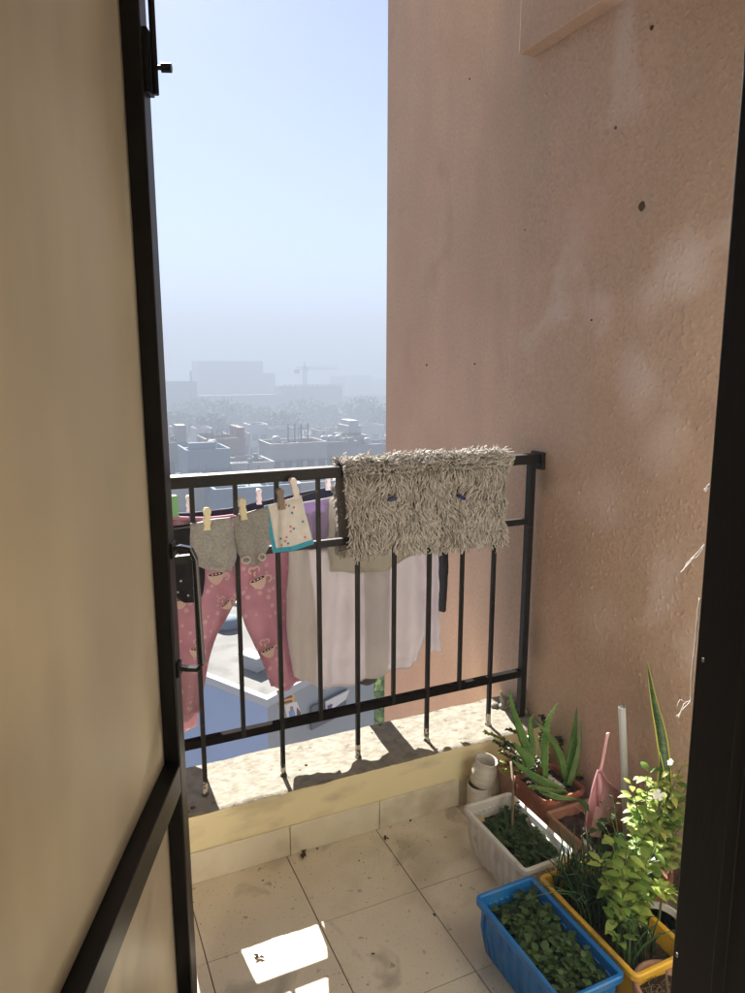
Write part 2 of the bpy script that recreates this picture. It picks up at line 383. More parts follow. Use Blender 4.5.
tag(b.build('room_walls', rw), kind='structure')

# ---- right-hand pink wall
wl = empty('side_wall', (WX, 0, 0), 'tall pink plastered wall on the right with rough splatter texture and stains', 'wall')
b = MB(); b.box(WX, WX+.25, .24, 1.315, GZ, 58); b.build('smooth_wall_section', M['plaster_smooth'], wl)
b = MB(); b.box(WX-.001, WX+.25, -1.2, .24, GZ, 58); b.build('rough_wall_section', M['plaster'], wl)
import numpy as np
rg = np.random.RandomState(4)
GY0, GY1, GZ0, GZ1, ST = -1.05, .2395, -.03, 2.452, .0026
ny_ = int((GY1-GY0)/ST)+1; nz_ = int((GZ1-GZ0)/ST)+1
Hh = np.zeros((ny_, nz_), np.float32)
for k in range(26000):
    cy_ = rg.uniform(0, ny_); cz_ = rg.uniform(0, nz_)
    if noise.noise((cy_*ST*3.5, cz_*ST*3.5, 2.0)) + .25 < rg.uniform(-.35, .45): continue
    a_ = (.45+1.0*rg.random_sample()**2.5)*.0031/ST; l_ = a_*rg.uniform(1, 2.4); th_ = rg.normal(0, .45); hh_ = rg.uniform(.0008, .0028)
    q_ = int(l_*2)+2; y0_, y1_ = max(0,int(cy_)-q_), min(ny_,int(cy_)+q_+1); z0_, z1_ = max(0,int(cz_)-q_), min(nz_,int(cz_)+q_+1)
    if y1_ <= y0_ or z1_ <= z0_: continue
    yy_, zz_ = np.mgrid[y0_:y1_, z0_:z1_]; dy_ = yy_-cy_; dz_ = zz_-cz_
    u_ = (dy_*math.cos(th_)+dz_*math.sin(th_))/a_; v_ = (-dy_*math.sin(th_)+dz_*math.cos(th_))/l_
    v_ = np.where(v_ < 0, v_*1.5, v_*.8)       # blunt lower lip, tail running up
    Hh[y0_:y1_, z0_:z1_] += hh_*np.exp(-(u_*u_+v_*v_)*1.4)
kr = rg.normal(0, .00012, Hh.shape).astype(np.float32); Hh += kr
Yg = np.linspace(GY0, GY1, ny_); Zg = np.linspace(GZ0, GZ1, nz_)
wv = np.array([[noise.noise((y*5, z*3, 9)) for z in Zg[::12]] for y in Yg[::12]], np.float32)
wv = np.repeat(np.repeat(wv, 12, 0), 12, 1)[:ny_, :nz_]
for _ in range(6):
    p_ = np.pad(wv, 4, 'edge'); wv = sum(p_[i:i+ny_, j:j+nz_] for i in (0,4,8) for j in (0,4,8))/9
Hh += .0006*wv
Hh[:, 0] = Hh[:, -1] = 0; Hh[0] = Hh[-1] = 0
YY, ZZ = np.meshgrid(Yg, Zg, indexing='ij')
co = np.stack([np.full_like(YY, -.0035)-Hh, YY, ZZ], -1).reshape(-1, 3).astype(np.float32)
ii, jj = np.meshgrid(np.arange(ny_-1), np.arange(nz_-1), indexing='ij'); v0 = (ii*nz_+jj).ravel()
fc = np.stack([v0, v0+1, v0+nz_+1, v0+nz_], -1).astype(np.int32)
me = bpy.data.meshes.new('rough_plaster_skin'); me.vertices.add(len(co)); me.vertices.foreach_set('co', co.ravel())
me.loops.add(fc.size); me.loops.foreach_set('vertex_index', fc.ravel()); me.polygons.add(len(fc))
me.polygons.foreach_set('loop_start', np.arange(0, fc.size, 4, dtype=np.int32)); me.polygons.foreach_set('use_smooth', np.ones(len(fc), bool))
me.update(calc_edges=True); me.materials.append(M['plaster'])
o = bpy.data.objects.new('rough_plaster_skin', me); COL.objects.link(o); o.parent = wl
b = MB(); b.box(WX-.06, WX-.0, -1.2, .222, 2.452, 2.9); b.build('beam', M['plaster'], wl, bevel=.004)
# small knocks, drilled holes and a mud blob on the wall
b = MB()
for (px, py, r) in ((642,206,.008),(616,128,.003),(427,365,.003),(475,364,.0025),(592,320,.002),(652,28,.004),(526,230,.002),(470,79,.002)):
    if r:
        p = at(px, py, X=WX-.003 if px > 530 else WX)
        prof = [(r*1.3,0),(r,.003),(r*.4,.006)]
        n = 9
        b.loft([[(p.x-z-.0005, p.y+math.cos(q*2*math.pi/n)*rr*(1+.4*random.random()), p.z+math.sin(q*2*math.pi/n)*rr*(1+.5*random.random())) for q in range(n)] for rr, z in prof], close1=True)
b.build('mud_spots', M['debris'], wl, smooth=True)
# left wall of the balcony, out of the picture behind the door leaf
b = MB(); b.box(-1.42, -1.3, -1.32, .25, GZ, 58)
tag(b.build('balcony_end_wall', M['plaster_smooth']), kind='structure')

# ---- door wall (the building's own wall round the doorway)
JY = -1.2
jl = at(672, 993, Y=JY); jt = at(731, 250, Y=JY)           # left front edge of the right jamb
JX = jl.x; JS = (jt.x-jl.x)/(jt.z-jl.z); JX -= JS*jl.z+.010
b = MB(); b.box(JX+.13, WX, JY-.12, JY, 0, 2.9); b.box(-1.3, -1.1, JY-.12, JY, 0, 2.9); b.box(-1.1, JX+.13, JY-.12, JY, 2.42, 2.9)
tag(b.build('door_wall', rw), kind='structure')
fr = empty('door_frame', (JX, JY, 0), 'dark brown steel door frame standing at the right edge of the doorway', 'door frame')
b = MB()
b.prism([(JX, JY-.07), (JX+.0, JY-.005), (JX+.006, JY), (JX+.129, JY), (JX+.129, JY-.115), (JX+.052, JY-.115), (JX+.052, JY-.100), (JX+.050, JY-.098), (JX+.046, JY-.098), (JX+.044, JY-.1), (JX+.044, JY-.11), (JX+.022, JY-.11), (JX+.020, JY-.075)][::-1], 0, 2.38)
b.v = [(x+JS*z, y, z) for x, y, z in b.v]; b.build('jamb', M['jamb'], fr, bevel=.0015)
b = MB(); b.box(-1.099, JX+.129, JY-.115, JY, 2.38, 2.42); b.build('head', M['jamb'], fr)
b = MB(); b.box(-1.099, -1.05, JY-.115, JY, 0, 2.38); b.build('jamb', M['jamb'], fr)
b = MB()
for (px, py, h) in ((702,662,.005),(676,957,.006)):
    p = at(px, py, Y=JY-.11)
    if p.x < JX+.02: p = at(px, py, Y=JY-.08)
    b.box(p.x, p.x+.0015, p.y-.0015, p.y+.001, p.z, p.z+h)
b.build('paint_flecks', mat_('grey_fleck', (.22,.21,.2), .8), fr)

# ---- parapet with worn sill
pw = empty('parapet', (0, .1, 0), 'low cream parapet with tiled skirting and worn white top under the railing', 'parapet')
b = MB(); b.box(-1.3, WX-.003, .006, .22, .0, SH-.02); b.build('wall', M['cream'], pw)
b = MB(); b.box(-1.3, WX+.0, .0, .235, GZ, -.03); b.build('lower_wall', M['plaster_smooth'], pw)
nx, ny = 260, 34
b = MB()
top = []
for i in range(nx+1):
    x = -1.3 + (WX-.004+1.3)*i/nx
    for j in range(ny+1):
        t = j/ny; y = 0.0 + .25*t
        e0 = .004*noise.noise((x*14, 3, 0)); e1 = .006*noise.noise((x*11, 7, 0))
        yy = y + e0*(1-t) + e1*t
        z = SH + .0022*noise.noise((x*18, y*18, 1)) + .0012*noise.noise((x*60, y*60, 2))
        if j == 0: z -= .004
        top.append((x, yy, z))
n1 = ny+1
fs = [(i*n1+j, (i+1)*n1+j, (i+1)*n1+j+1, i*n1+j+1) for i in range(nx) for j in range(ny)]
b.add(top, fs)
b.cur = 1
for j, s_ in ((0, 1), (ny, -1)):
    vv = []; 
    for i in range(nx+1):
        q = top[i*n1+j]; vv += [q, (q[0], q[1], SH-.022)]
    b.add(vv, [(2*i, 2*i+1, 2*i+3, 2*i+2) for i in range(nx)])
vv = []
b.box(-1.3, WX-.004, .008, .24, SH-.024, SH-.008); b.cur = 0
b.build('sill', [M['sill'], M['cream']], pw, smooth=True)
b = MB()
for i in range(-5, 3):
    x0, x1 = max(-1.3, i*.3+.012)+.0012, min(WX, (i+1)*.3+.012)-.0012
    b.box(x0, x1, -.002, .0058, .0005, .098)
b.build('skirting', M['skirt'], pw, bevel=.0015)
# cement lumps at the wall end and specks of grit on the sill
b = MB()
for (px, py, r) in ((338,766,.0),(380,725,.006),(372,733,.004),(403,728,.003),(431,746,.004),(437,749,.004),(193,808,.008),(188,812,.006),(306,765,.005),(418,748,.003),(300,770,.003)):
    if not r: continue
    p = at(px, py, Z=SH)
    b.lathe([(r*1.1,0),(r*.9,r*.3),(r*.3,r*.5)], (p.x,p.y,SH+.0), n=7, close1=True)
tag(b.build('grit', M['debris'], pw, smooth=True), kind='stuff')

def blob(bm, c, r, seed, sub=2, amp=.35):
    rings = 8; seg = 12; loops = []
    for i in range(rings+1):
        th = math.pi*i/rings; l = []
        for q in range(seg):
            ph = 2*math.pi*q/seg
            d = Vector((math.sin(th)*math.cos(ph), math.sin(th)*math.sin(ph), math.cos(th)))
            k = 1+amp*noise.noise(d*2.3+Vector((seed,0,0)))
            l.append(Vector(c)+Vector((d.x*r[0]*k, d.y*r[1]*k, d.z*r[2]*k)))
        loops.append(l)
    bm.loft(loops)
b = MB()
for k, (x, y, z, r) in enumerate(((.600,.165,.222,.020),(.575,.185,.222,.016),(.630,.15,.226,.02),(.645,.10,.225,.018),(.62,.19,.235,.02))):
    blob(b, (x,y,z), (r,r*.8,r*.7), k*3.1)
# torn white cement rag at the post foot
for (pts, r) in ((((.598,.16,.235),(.585,.15,.262),(.572,.142,.285),(.566,.14,.300)),(.010,.009,.006,.003)),
                 (((.60,.16,.232),(.615,.15,.25),(.622,.14,.27)),(.010,.006,.003)),
                 (((.65,.14,.23),(.648,.12,.27),(.65,.1,.31)),(.012,.009,.003))):
    b.tube(pts, list(r), 7)
b.build('cement_lumps', M['sill'], pw, smooth=True)

# ---- railing
RY = .092
rl = empty('railing', (0, RY, SH), 'black iron balcony railing set in the parapet top', 'railing')
tz0, tz1 = 1.145, 1.178
b = MB(); b.box(-1.3, .642, RY-.02, RY+.02, tz0, tz1); b.build('top_rail', M['iron'], rl, bevel=.003)
b = MB(); b.box(.642, WX-.003, RY-.032, RY+.032, tz0-.02, tz1+.006); b.build('wall_plate', M['iron'], rl, bevel=.002)
mz = .945
b = MB(); b.box(-1.3, .624, RY-.009, RY+.009, mz-.011, mz+.011); b.build('upper_rail', M['iron'], rl, bevel=.002)
bz = .386
b = MB(); b.box(-1.3, .624, RY-.012, RY+.012, bz-.013, bz+.013); b.build('lower_rail', mat_('matt_black_iron', (.006,.005,.005), .95, (.012,.009,.008), 20, .3, 90, spec=.08), rl, bevel=.002)
full = [-1.27, -1.02, -.77, -.519, -.279, -.026, .228, .478]
for i, x in enumerate(full):
    b = MB(); b.cur = 0
    b.box(x-.0062, x+.0062, RY-.0131, RY-.0007, SH+.045, tz0)
    b.cur = 1; b.box(x-.0064, x+.0064, RY-.0133, RY-.0005, SH-.005, SH+.045)
    b.lathe([(.013,0),(.011,.006),(.008,.012)], (x, RY-.007, SH-.002), n=10, close1=True)
    b.build('long_bar', [M['iron'], mat_('worn_bar_foot_%d' % i, (.02,.018,.016), .6, (.55,.50,.42), 60, .4, 90, ramp=(.46,.54))], rl)
for x0, x1 in zip(full[:-1], full[1:]):
    x = (x0+x1)/2
    b = MB(); b.box(x-.0058, x+.0058, RY-.0127, RY-.0010, bz-.012, tz0); b.build('short_bar', M['iron'], rl)
b = MB(); b.box(.596+.013, .596+.037, RY-.014, RY+.010, SH-.005, tz0); b.build('end_post', M['iron'], rl, bevel=.002)

# ================================================================== DOOR
dang = YAW + math.atan((347-372.5)/F_PX)       # leaf direction from +y towards +x
dd = Vector((math.sin(dang), math.cos(dang), 0)); dn = Vector((math.cos(dang), -math.sin(dang), 0))
q = at(177, 592, Y=0)-CAM; q.z = 0; q.normalize()
Fp = Vector((CAM.x, CAM.y, 0)) + q*1.45
LW = .93
hinge = Fp - dd*LW - dn*.0
door = empty('balcony_door', (hinge.x, hinge.y, 0), 'open balcony door leaf with beige sheet panels in a black steel frame', 'door', rz=math.pi/2-dang)
# local: x along the leaf, y to the left (away from the camera side); front face y=0
def dbox(x0,x1,y0,y1,z0,z1,name,mat,par=door,bev=.003):
    b = MB(); b.local = True; b.box(x0,x1,y0,y1,z0,z1); return b.build(name, mat, par, bevel=bev)
DT = 2.32; ZR = at(174.4, 753.6, Y=Fp.y).z
ZR = (CAM.z + (at(174.4,753.6,Y=Fp.y)-CAM).z)
RH = .066
dbox(LW-.048, LW, 0, .040, .02, DT, 'stile', M['door'])
dbox(0, .048, 0, .040, .02, DT, 'stile', M['door'])
dbox(.048, LW-.048, 0, .040, DT-.05, DT, 'top_frame_rail', M['door'])
dbox(.048, LW-.048, 0, .040, .02, .07, 'bottom_frame_rail', M['door'])
dbox(.048, LW-.048, 0, .040, ZR-RH, ZR, 'middle_rail', M['door'])
b = MB(); b.local = True
nxp, nzp = 24, 40
for (z0, z1) in ((ZR-.001, DT-.049), (.069, ZR-RH+.001)):
    vv = []
    for i in range(nxp+1):
        for j in range(nzp+1):
            x = .047+(LW-.094)*i/nxp; z = z0+(z1-z0)*j/nzp
            e = min(i, nxp-i)/nxp
            vv.append((x, .033+.0022*noise.noise((x*3, z*2.2, 4))*min(1, e*6), z))
    b.add(vv, [(i*(nzp+1)+j, (i+1)*(nzp+1)+j, (i+1)*(nzp+1)+j+1, i*(nzp+1)+j+1) for i in range(nxp) for j in range(nzp)])
o = b.build('sheet_panel', M['sheet'], door, smooth=True)
md = o.modifiers.new('solidify', 'SOLIDIFY'); md.thickness = .002
# D-shaped pull handle on the stile
hz0, hz1 = at(180,668,Y=Fp.y-.02).z, at(180,549,Y=Fp.y-.02).z
b = MB(); b.local = True
def dpull(b, x, z0, z1, out):
    pts = [(x,0,z1),(x,-out*.35,z1+.006),(x,-out*.8,z1+.002),(x,-out,z1-.02),(x,-out*1.05,(z0+z1)/2),(x,-out*1.1,z0+.012),(x,-out*.9,z0-.002),(x,-out*.45,z0-.001),(x,0,z0+.003)]
    hw, ht = .009, .0045
    P = [Vector(p) for p in pts]; loops = []
    for i, p in enumerate(P):
        t = (P[min(i+1,len(P)-1)]-P[max(i-1,0)]).normalized(); s = Vector((1,0,0)); n = t.cross(s)
        loops.append([p+s*hw+n*ht, p-s*hw+n*ht, p-s*hw-n*ht, p+s*hw-n*ht])
    b.loft(loops, True, True)
dpull(b, LW-.022, hz0, hz1, .046)
o = b.build('pull_handle', mat_('polished_black', (.012,.012,.014), .16), door, smooth=False); o.modifiers.new('bevel','BEVEL').width = .002
b = MB(); b.local = True
for z in (hz0, hz1): b.box(LW-.036, LW-.008, -.005, 0.001, z-.016, z+.016)
b.build('handle_plate', M['door'], door, bevel=.002)
# tower bolt near the top
zt = at(152, 72, Y=Fp.y).z
b = MB(); b.local = True
b.box(LW-.036, LW-.002, -.008, 0.001, zt-.045, zt+.06)
b.tube([(LW-.018,-.014,zt-.045),(LW-.018,-.014,zt+.22)], .006, 10)
b.build('tower_bolt', M['door'], door, bevel=.001)
b = MB(); b.local = True
b.tube([(LW-.018,-.012,zt),(LW-.018,-.026,zt),(LW-.018,-.026,zt),(LW-.018,-.044,zt)], [.004,.004,.008,.008], 12)
b.build('bolt_knob', M['door'], door)
for z in (.25, 1.15, 2.05):
    b = MB(); b.local = True; b.tube([(0,-.004,z-.05),(0,-.004,z+.05)], .009, 12); b.build('hinge', M['door'], door)

# ================================================================== LAUNDRY
def resample(row, n):
    m_ = len(row)-1; out = []
    for i in range(n+1):
        t = i/n*m_; k = min(int(t), m_-1); f = t-k
        p0 = Vector(row[max(k-1,0)]); p1 = Vector(row[k]); p2 = Vector(row[k+1]); p3 = Vector(row[min(k+2,m_)])
        if m_ == 1: out.append(p1.lerp(p2, f))
        else: out.append(.5*((2*p1)+(-p0+p2)*f+(2*p0-5*p1+4*p2-p3)*f*f+(-p0+3*p1-3*p2+p3)*f**3))
    return out
def cloth_surface(rows, Y, nu, nv, fold=.01, ffreq=6, seed=0, tilt=0, wr=.003):
    """rows of outline points, top to bottom, laid on the hanging plane y=Y in real metres"""
    RW = [resample([tuple(at(px, py, Y=Y)) for px, py in r], nu) for r in rows]
    cols = [resample([tuple(RW[k][i]) for k in range(len(rows))], nv) for i in range(nu+1)]
    g = []
    for i in range(nu+1):
        u = i/nu; c = []
        for j in range(nv+1):
            v = j/nv; p = cols[i][j].copy()
            a = min(1, v*2.2)
            p.y += fold*a*math.sin(u*ffreq*2*math.pi + seed + .8*noise.noise((u*2, v*1.5, seed))*2)
            p.y += wr*2*noise.noise((p.x*22, p.z*14, seed+5)) + wr*noise.noise((p.x*60, p.z*45, seed+9))
            p.y += tilt*v + wr*1.6*(.35-abs(noise.noise((p.x*13+p.z*5, p.z*9, seed+2)))*2.2) + .0007*noise.noise((p.x*150, p.z*110, seed))
            c.append(p)
        g.append(c)
    def S(u, v, off=0):
        a = min(max(u,0),1)*nu; i = min(int(a), nu-1); f = a-i
        b_ = min(max(v,0),1)*nv; j = min(int(b_), nv-1); h = b_-j
        p = (g[i][j].lerp(g[i+1][j], f)).lerp(g[i][j+1].lerp(g[i+1][j+1], f), h).copy()
        p.y -= off; return p
    return g, S
def cloth_mesh(b, g):
    nu, nv = len(g)-1, len(g[0])-1
    b.add([p for c in g for p in c], [(i*(nv+1)+j, i*(nv+1)+j+1, (i+1)*(nv+1)+j+1, (i+1)*(nv+1)+j) for i in range(nu) for j in range(nv)])
def solid(o, t=.0016):
    m_ = o.modifiers.new('solidify', 'SOLIDIFY'); m_.thickness = t; m_.offset = 0; return o
def cloth(name, rows, Y, mat, label=None, cat=None, group=None, nu=40, nv=40, parent=None, th=.0016, **k):
    g, S = cloth_surface(rows, Y, nu, nv, **k); b = MB(); cloth_mesh(b, g)
    o = solid(b.build(name, mat, parent, smooth=True), th)
    if label: tag(o, label, cat, group)
    return o, S

def peg(px, py, Y, mat, label, tilt=0, s=1.3, group='clothes pegs on the washing line', front=.0):
    c = at(px, py, Y=Y)
    r = empty('clothes_peg', tuple(c), label, 'clothes peg', group); r.rotation_euler = (0, tilt, 0)
    for sy in (-1, 1):
        b = MB(); b.local = True
        prof = [(.0,.028),(.0048,.0275),(.0072,.024),(.0078,.019),(.0062,.014),(.0058,.007),(.0075,.001),(.0078,-.004),(.0056,-.009),(.0062,-.013),(.0078,-.017),(.0074,-.019),(0,-.019)]
        pts = [(x*s, z*s) for x, z in prof] + [(-x*s, z*s) for x, z in prof[-2:0:-1]]
        n = len(pts); y0 = sy*.0012; y1 = sy*.0048
        def yb(z, y): return y*s + (sy*.003*max(0, z/.028)) 
        A = [(x, yb(z/s,y0), z) for x, z in pts]; B = [(x, yb(z/s,y1), z) for x, z in pts]
        b.add(A+B, [tuple(range(n)), tuple(range(2*n-1, n-1, -1))]+[(i, n+i, n+(i+1)%n, (i+1)%n) for i in range(n)])
        b.build('peg_half', mat, r, bevel=.0006)
    b = MB(); b.local = True; b.tube([(-.006*s,0,.004),(.006*s,0,.004)], .0034*s, 8); b.build('spring', M['pvc'], r)
    return r

YI = RY-.032      # inner line, in front of the bars
YO = .30          # outer line, beyond the bars
# lines
def line(name, pts, r, mat, label):
    P = resample([tuple(p) for p in pts], 40); b = MB(); b.tube(P, r, 6)
    tag(b.build(name, mat, smooth=True), label, 'washing line')
pa = at(140,531,Y=YI); pb = at(318,491,Y=RY-.018)
line('washing_line', [at(120,536,Y=YI), at(207,524,Y=YI-.004), at(270,506,Y=YI-.004), pb], .0016, M['dgrope'], 'thin dark line tied to a railing bar, carrying the grey clothes and white handkerchief')
line('washing_line', [at(100,517,Y=YO), at(205,518,Y=YO), at(300,503,Y=YO), at(440,478,Y=YO), (WX-.002,YO,1.09)], .002, M['rope'], 'white washing line running outside the railing behind the bars')

# long navy trousers folded over the outer line
cloth('navy_trousers', [[(150,513),(200,512),(250,504),(300,493),(345,484)],[(150,529),(200,528),(250,520),(300,508),(345,499)],[(150,548),(200,545),(250,537),(300,526),(345,515)]], YO+.06, M['navy'],
      'long navy trousers draped flat along the line, just under the top rail', 'trousers', nu=60, nv=14, fold=.003, ffreq=5, seed=1, wr=.004, th=.012)
# black garment with tiny white print, far left
o, S = cloth('baby_shirt', [[(163,527),(180,525),(204,521)],[(160,560),(180,560),(205,560)],[(166,585),(182,590),(204,591)],[(180,600),(188,603),(200,600)]], YO-.03, M['black_cloth'],
      'black baby top with small white print behind the door handle', 'baby top', nu=24, nv=30, fold=.006, ffreq=2, seed=2)
b = MB()
for (u, v) in ((.45,.28),(.62,.75),(.35,.72),(.8,.4),(.5,.55),(.2,.45),(.75,.62)):
    c = S(u, v, .002)
    for k in range(5):
        a = k*1.257+u*9; e = c+Vector((math.cos(a)*.004,-.0004,math.sin(a)*.004)); s2 = Vector((-math.sin(a),0,math.cos(a)))*.0007
        b.add([c+s2, c-s2, e-s2, e+s2], [(0,1,2,3)])
b.build('white_print', M['thread'], o)

# pink pyjama trousers: hips and two legs
pj = empty('pyjama_trousers', tuple(at(235,520,Y=YO)), 'pink pyjama trousers printed with mugs and pale dots, hanging by the waist', 'pyjama trousers')
legL = [[(167,518),(190,519),(212,518),(240,516)],[(167,545),(190,546),(214,547),(241,545)],[(167,580),(190,582),(212,586),(238,592)],[(167,605),(190,606),(208,611),(225,619)],[(168,635),(186,637),(202,640),(214,642)],[(170,665),(184,668),(196,672),(206,671)],[(172,712),(180,722),(190,719),(199,711)]]
g, S2 = cloth_surface(legL, YO-.003, 30, 60, fold=.008, ffreq=2, seed=4, wr=.004)
b = MB(); cloth_mesh(b, g); solid(b.build('leg', M['pink'], pj, smooth=True))
legR = [[(236,516),(255,513),(280,510),(304,508)],[(235,545),(255,543),(280,540),(306,538)],[(233,580),(255,577),(283,575),(310,572)],[(243,620),(264,608),(290,604),(314,602)],[(250,636),(272,634),(296,632),(315,630)],[(262,662),(280,662),(298,660),(314,656)],[(271,686),(284,690),(299,682),(315,677)]]
g, S3 = cloth_surface(legR, YO+.002, 34, 60, fold=.009, ffreq=2.4, seed=5, wr=.004)
b = MB(); cloth_mesh(b, g); solid(b.build('leg', M['pink'], pj, smooth=True))
# waistband roll
b = MB(); b.tube(resample([tuple(at(x,y,Y=YO)) for x,y in ((170,518),(205,519),(235,516),(270,511),(302,508))], 24), .007, 8); b.build('waistband', mat_('pale_pink_band', (.62,.32,.42), .9, None), pj, smooth=True)
# mug print
def mug(px, py, s, rot, Y, par):
    c = at(px, py, Y=Y-.0125)
    def P(x, z, o=0):
        return Vector((c.x+(x*math.cos(rot)-z*math.sin(rot))*s, c.y-o, c.z+(x*math.sin(rot)+z*math.cos(rot))*s))
    b = MB(); b.cur = 0
    n = 16
    pts = [P(1,0.05)]+[P(math.cos(a)*1.0*(1-.25*math.sin(-a)), math.sin(a)*1.25+.05) for a in [-math.pi*k/n for k in range(1, n)]]+[P(-1,.05)]
    b.add(pts, [tuple(range(len(pts)-1,-1,-1))])
    el = [P(math.cos(2*math.pi*k/20)*1.02, .08+math.sin(2*math.pi*k/20)*.28, .0004) for k in range(20)]; b.add(el, [tuple(range(20))])
    b.cur = 1
    el = [P(math.cos(2*math.pi*k/20)*.86, .10+math.sin(2*math.pi*k/20)*.20, .0008) for k in range(20)]; b.add(el, [tuple(range(20))])
    b.cur = 0
    for k in range(3):
        x = -.4+.4*k; b.add([P(x-.13,.02,.0012),P(x+.13,.02,.0012),P(x+.10,.2,.0012),P(x-.1,.2,.0012)], [(0,1,2,3)])
    def arc(cx, cz, r, a0, a1, w=.1, m_=12):
        vv = []
        for k in range(m_+1):
            a = a0+(a1-a0)*k/m_
            vv += [P(cx+math.cos(a)*(r-w), cz+math.sin(a)*(r-w), .0004), P(cx+math.cos(a)*(r+w), cz+math.sin(a)*(r+w), .0004)]
        b.add(vv, [(2*k,2*k+1,2*k+3,2*k+2) for k in range(m_)])
    arc(1.15,-.35,.38,-2.0,2.0)
    arc(-.25,1.35,.33,.3,4.2); arc(.32,1.25,.3,-1.2,2.8); arc(.1,.75,.25,1.5,4.0)
    b.build('mug_print', [M['mug'], M['mugdark']], par)
for (px,py,s,r) in ((216,575,.027,.05),(180,600,.025,.0),(258,580,.028,.35),(226,604,.018,.7),(268,650,.025,.35),(250,540,.022,.1),(184,562,.022,.1),(196,650,.020,-.2)):
    mug(px, py, s, r, YO, pj)
# second pink item at the far left with a navy tag
o, S = cloth('pink_vest', [[(160,650),(180,652),(199,655)],[(162,690),(180,694),(198,692)],[(165,722),(182,733),(197,724)]], YO+.05, M['pink'],
      'pink garment hem with a navy tag, lowest at the left behind the door', 'vest', nu=16, nv=24, fold=.008, ffreq=2, seed=12)
b = MB(); p = at(181.5,698,Y=YO+.03); b.box(p.x-.017, p.x+.017, p.y-.001, p.y+.001, p.z-.022, p.z+.022); b.build('tag', M['navy'], o)

# grey baby trousers on the inner line
def small_grey(rows, seed, label):
    g1, _ = cloth_surface(rows, YI-.004, 26, 26, fold=.005, ffreq=2, seed=seed, wr=.004)
    nu, nv = 26, 26
    b = MB()
    front = [p for c in g1 for p in c]
    back = []
    for i in range(nu+1):
        for j in range(nv+1):
            u = i/nu; v = j/nv
            d = .018*math.sin(math.pi*u)**.6*math.sin(math.pi*min(1, .15+v*.8))**.5
            q = g1[i][j].copy(); q.y += .003; q2 = g1[i][j]; q2.y -= d*.6
            q.y += min(d*.4, .010); back.append(q)
    n = (nu+1)*(nv+1)
    vs_ = front+back
    F = lambda i, j: i*(nv+1)+j
    fs = [(F(i,j),F(i,j+1),F(i+1,j+1),F(i+1,j)) for i in range(nu) for j in range(nv)]
    fs += [(n+F(i,j),n+F(i+1,j),n+F(i+1,j+1),n+F(i,j+1)) for i in range(nu) for j in range(nv)]
    for j in range(nv): fs += [(F(0,j),n+F(0,j),n+F(0,j+1),F(0,j+1)), (F(nu,j+1),n+F(nu,j+1),n+F(nu,j),F(nu,j))]
    for i in range(nu): fs += [(F(i,0),F(i+1,0),n+F(i+1,0),n+F(i,0)), (F(i+1,nv),F(i,nv),n+F(i,nv),n+F(i+1,nv))]
    b.add(vs_, fs)
    return tag(b.build('baby_shorts', M['grey_cloth'], smooth=True), label, 'baby shorts')
s1 = small_grey([[(190,523),(205,521),(230,517)],[(190.5,540),(212,540),(235,536)],[(191,557),(213,560),(237,556)],[(196,566),(214,570),(232,571)]], 1, 'grey baby shorts pegged at the left, bulging at the bottom')
s2 = small_grey([[(233.5,516),(250,512),(268,507)],[(234.5,532),(253,531),(273,523)],[(237,550),(254,552),(271,542)],[(243,562),(254,565),(264,560)]], 2, 'grey baby shorts with white cuffs between the left shorts and the handkerchief')
b = MB()
for (px,py,rx,rz) in ((246,560,.011,.008),(262,557,.009,.008)):
    c = at(px,py,Y=YI-.02); n = 18
    b.tube([(c.x+math.cos(k*2*math.pi/n)*rx*1.1, c.y+math.sin(k*2*math.pi/n)*.004, c.z+math.sin(k*2*math.pi/n)*rz) for k in range(n+1)], .003, 6)
b.build('cuff', M['white_cloth'], s2, smooth=True)

# white handkerchief with blue border and small prints
hk, S = cloth('handkerchief', [[(264,506),(283,501),(301,495)],[(269,530),(288,526),(307,520)],[(273,553),(294,550),(314,544)]], YI-.006, M['white_cloth'],
      'white handkerchief with blue edge and pink and teal prints', 'handkerchief', nu=24, nv=24, fold=.003, ffreq=1.5, seed=7, wr=.002)
b = MB()
def strip(u0,v0,u1,v1,w_u,w_v,n=16,off=.0022):
    vv = []
    for k in range(n+1):
        t = k/n; u = u0+(u1-u0)*t; v = v0+(v1-v0)*t
        vv += [S(u,v,off), S(u+w_u,v+w_v,off)]
    b.add(vv, [(2*k,2*k+1,2*k+3,2*k+2) for k in range(n)])
strip(0,0,0,1,.13,0); strip(0,.87,1,.87,0,.13)
b.build('blue_border', M['aqua'], hk)
b = MB()
for (u,v,k) in ((.62,.16,1),(.72,.22,0),(.55,.12,0),(.66,.30,1),(.55,.52,0),(.62,.58,1),(.52,.60,0),(.28,.70,1),(.40,.68,0),(.27,.82,0),(.40,.80,1),(.35,.75,0),(.85,.5,1),(.80,.78,0)):
    b.cur = k; c = S(u,v,.0024); r = .0042
    b.add([c+Vector((math.cos(a*.7854)*r*(1 if a%2 else .7),-.0003,math.sin(a*.7854)*r*(1 if a%2 else .7))) for a in range(8)], [tuple(range(8))])
b.build('flower_print', [M['pinkprint'], M['tealprint']], hk)

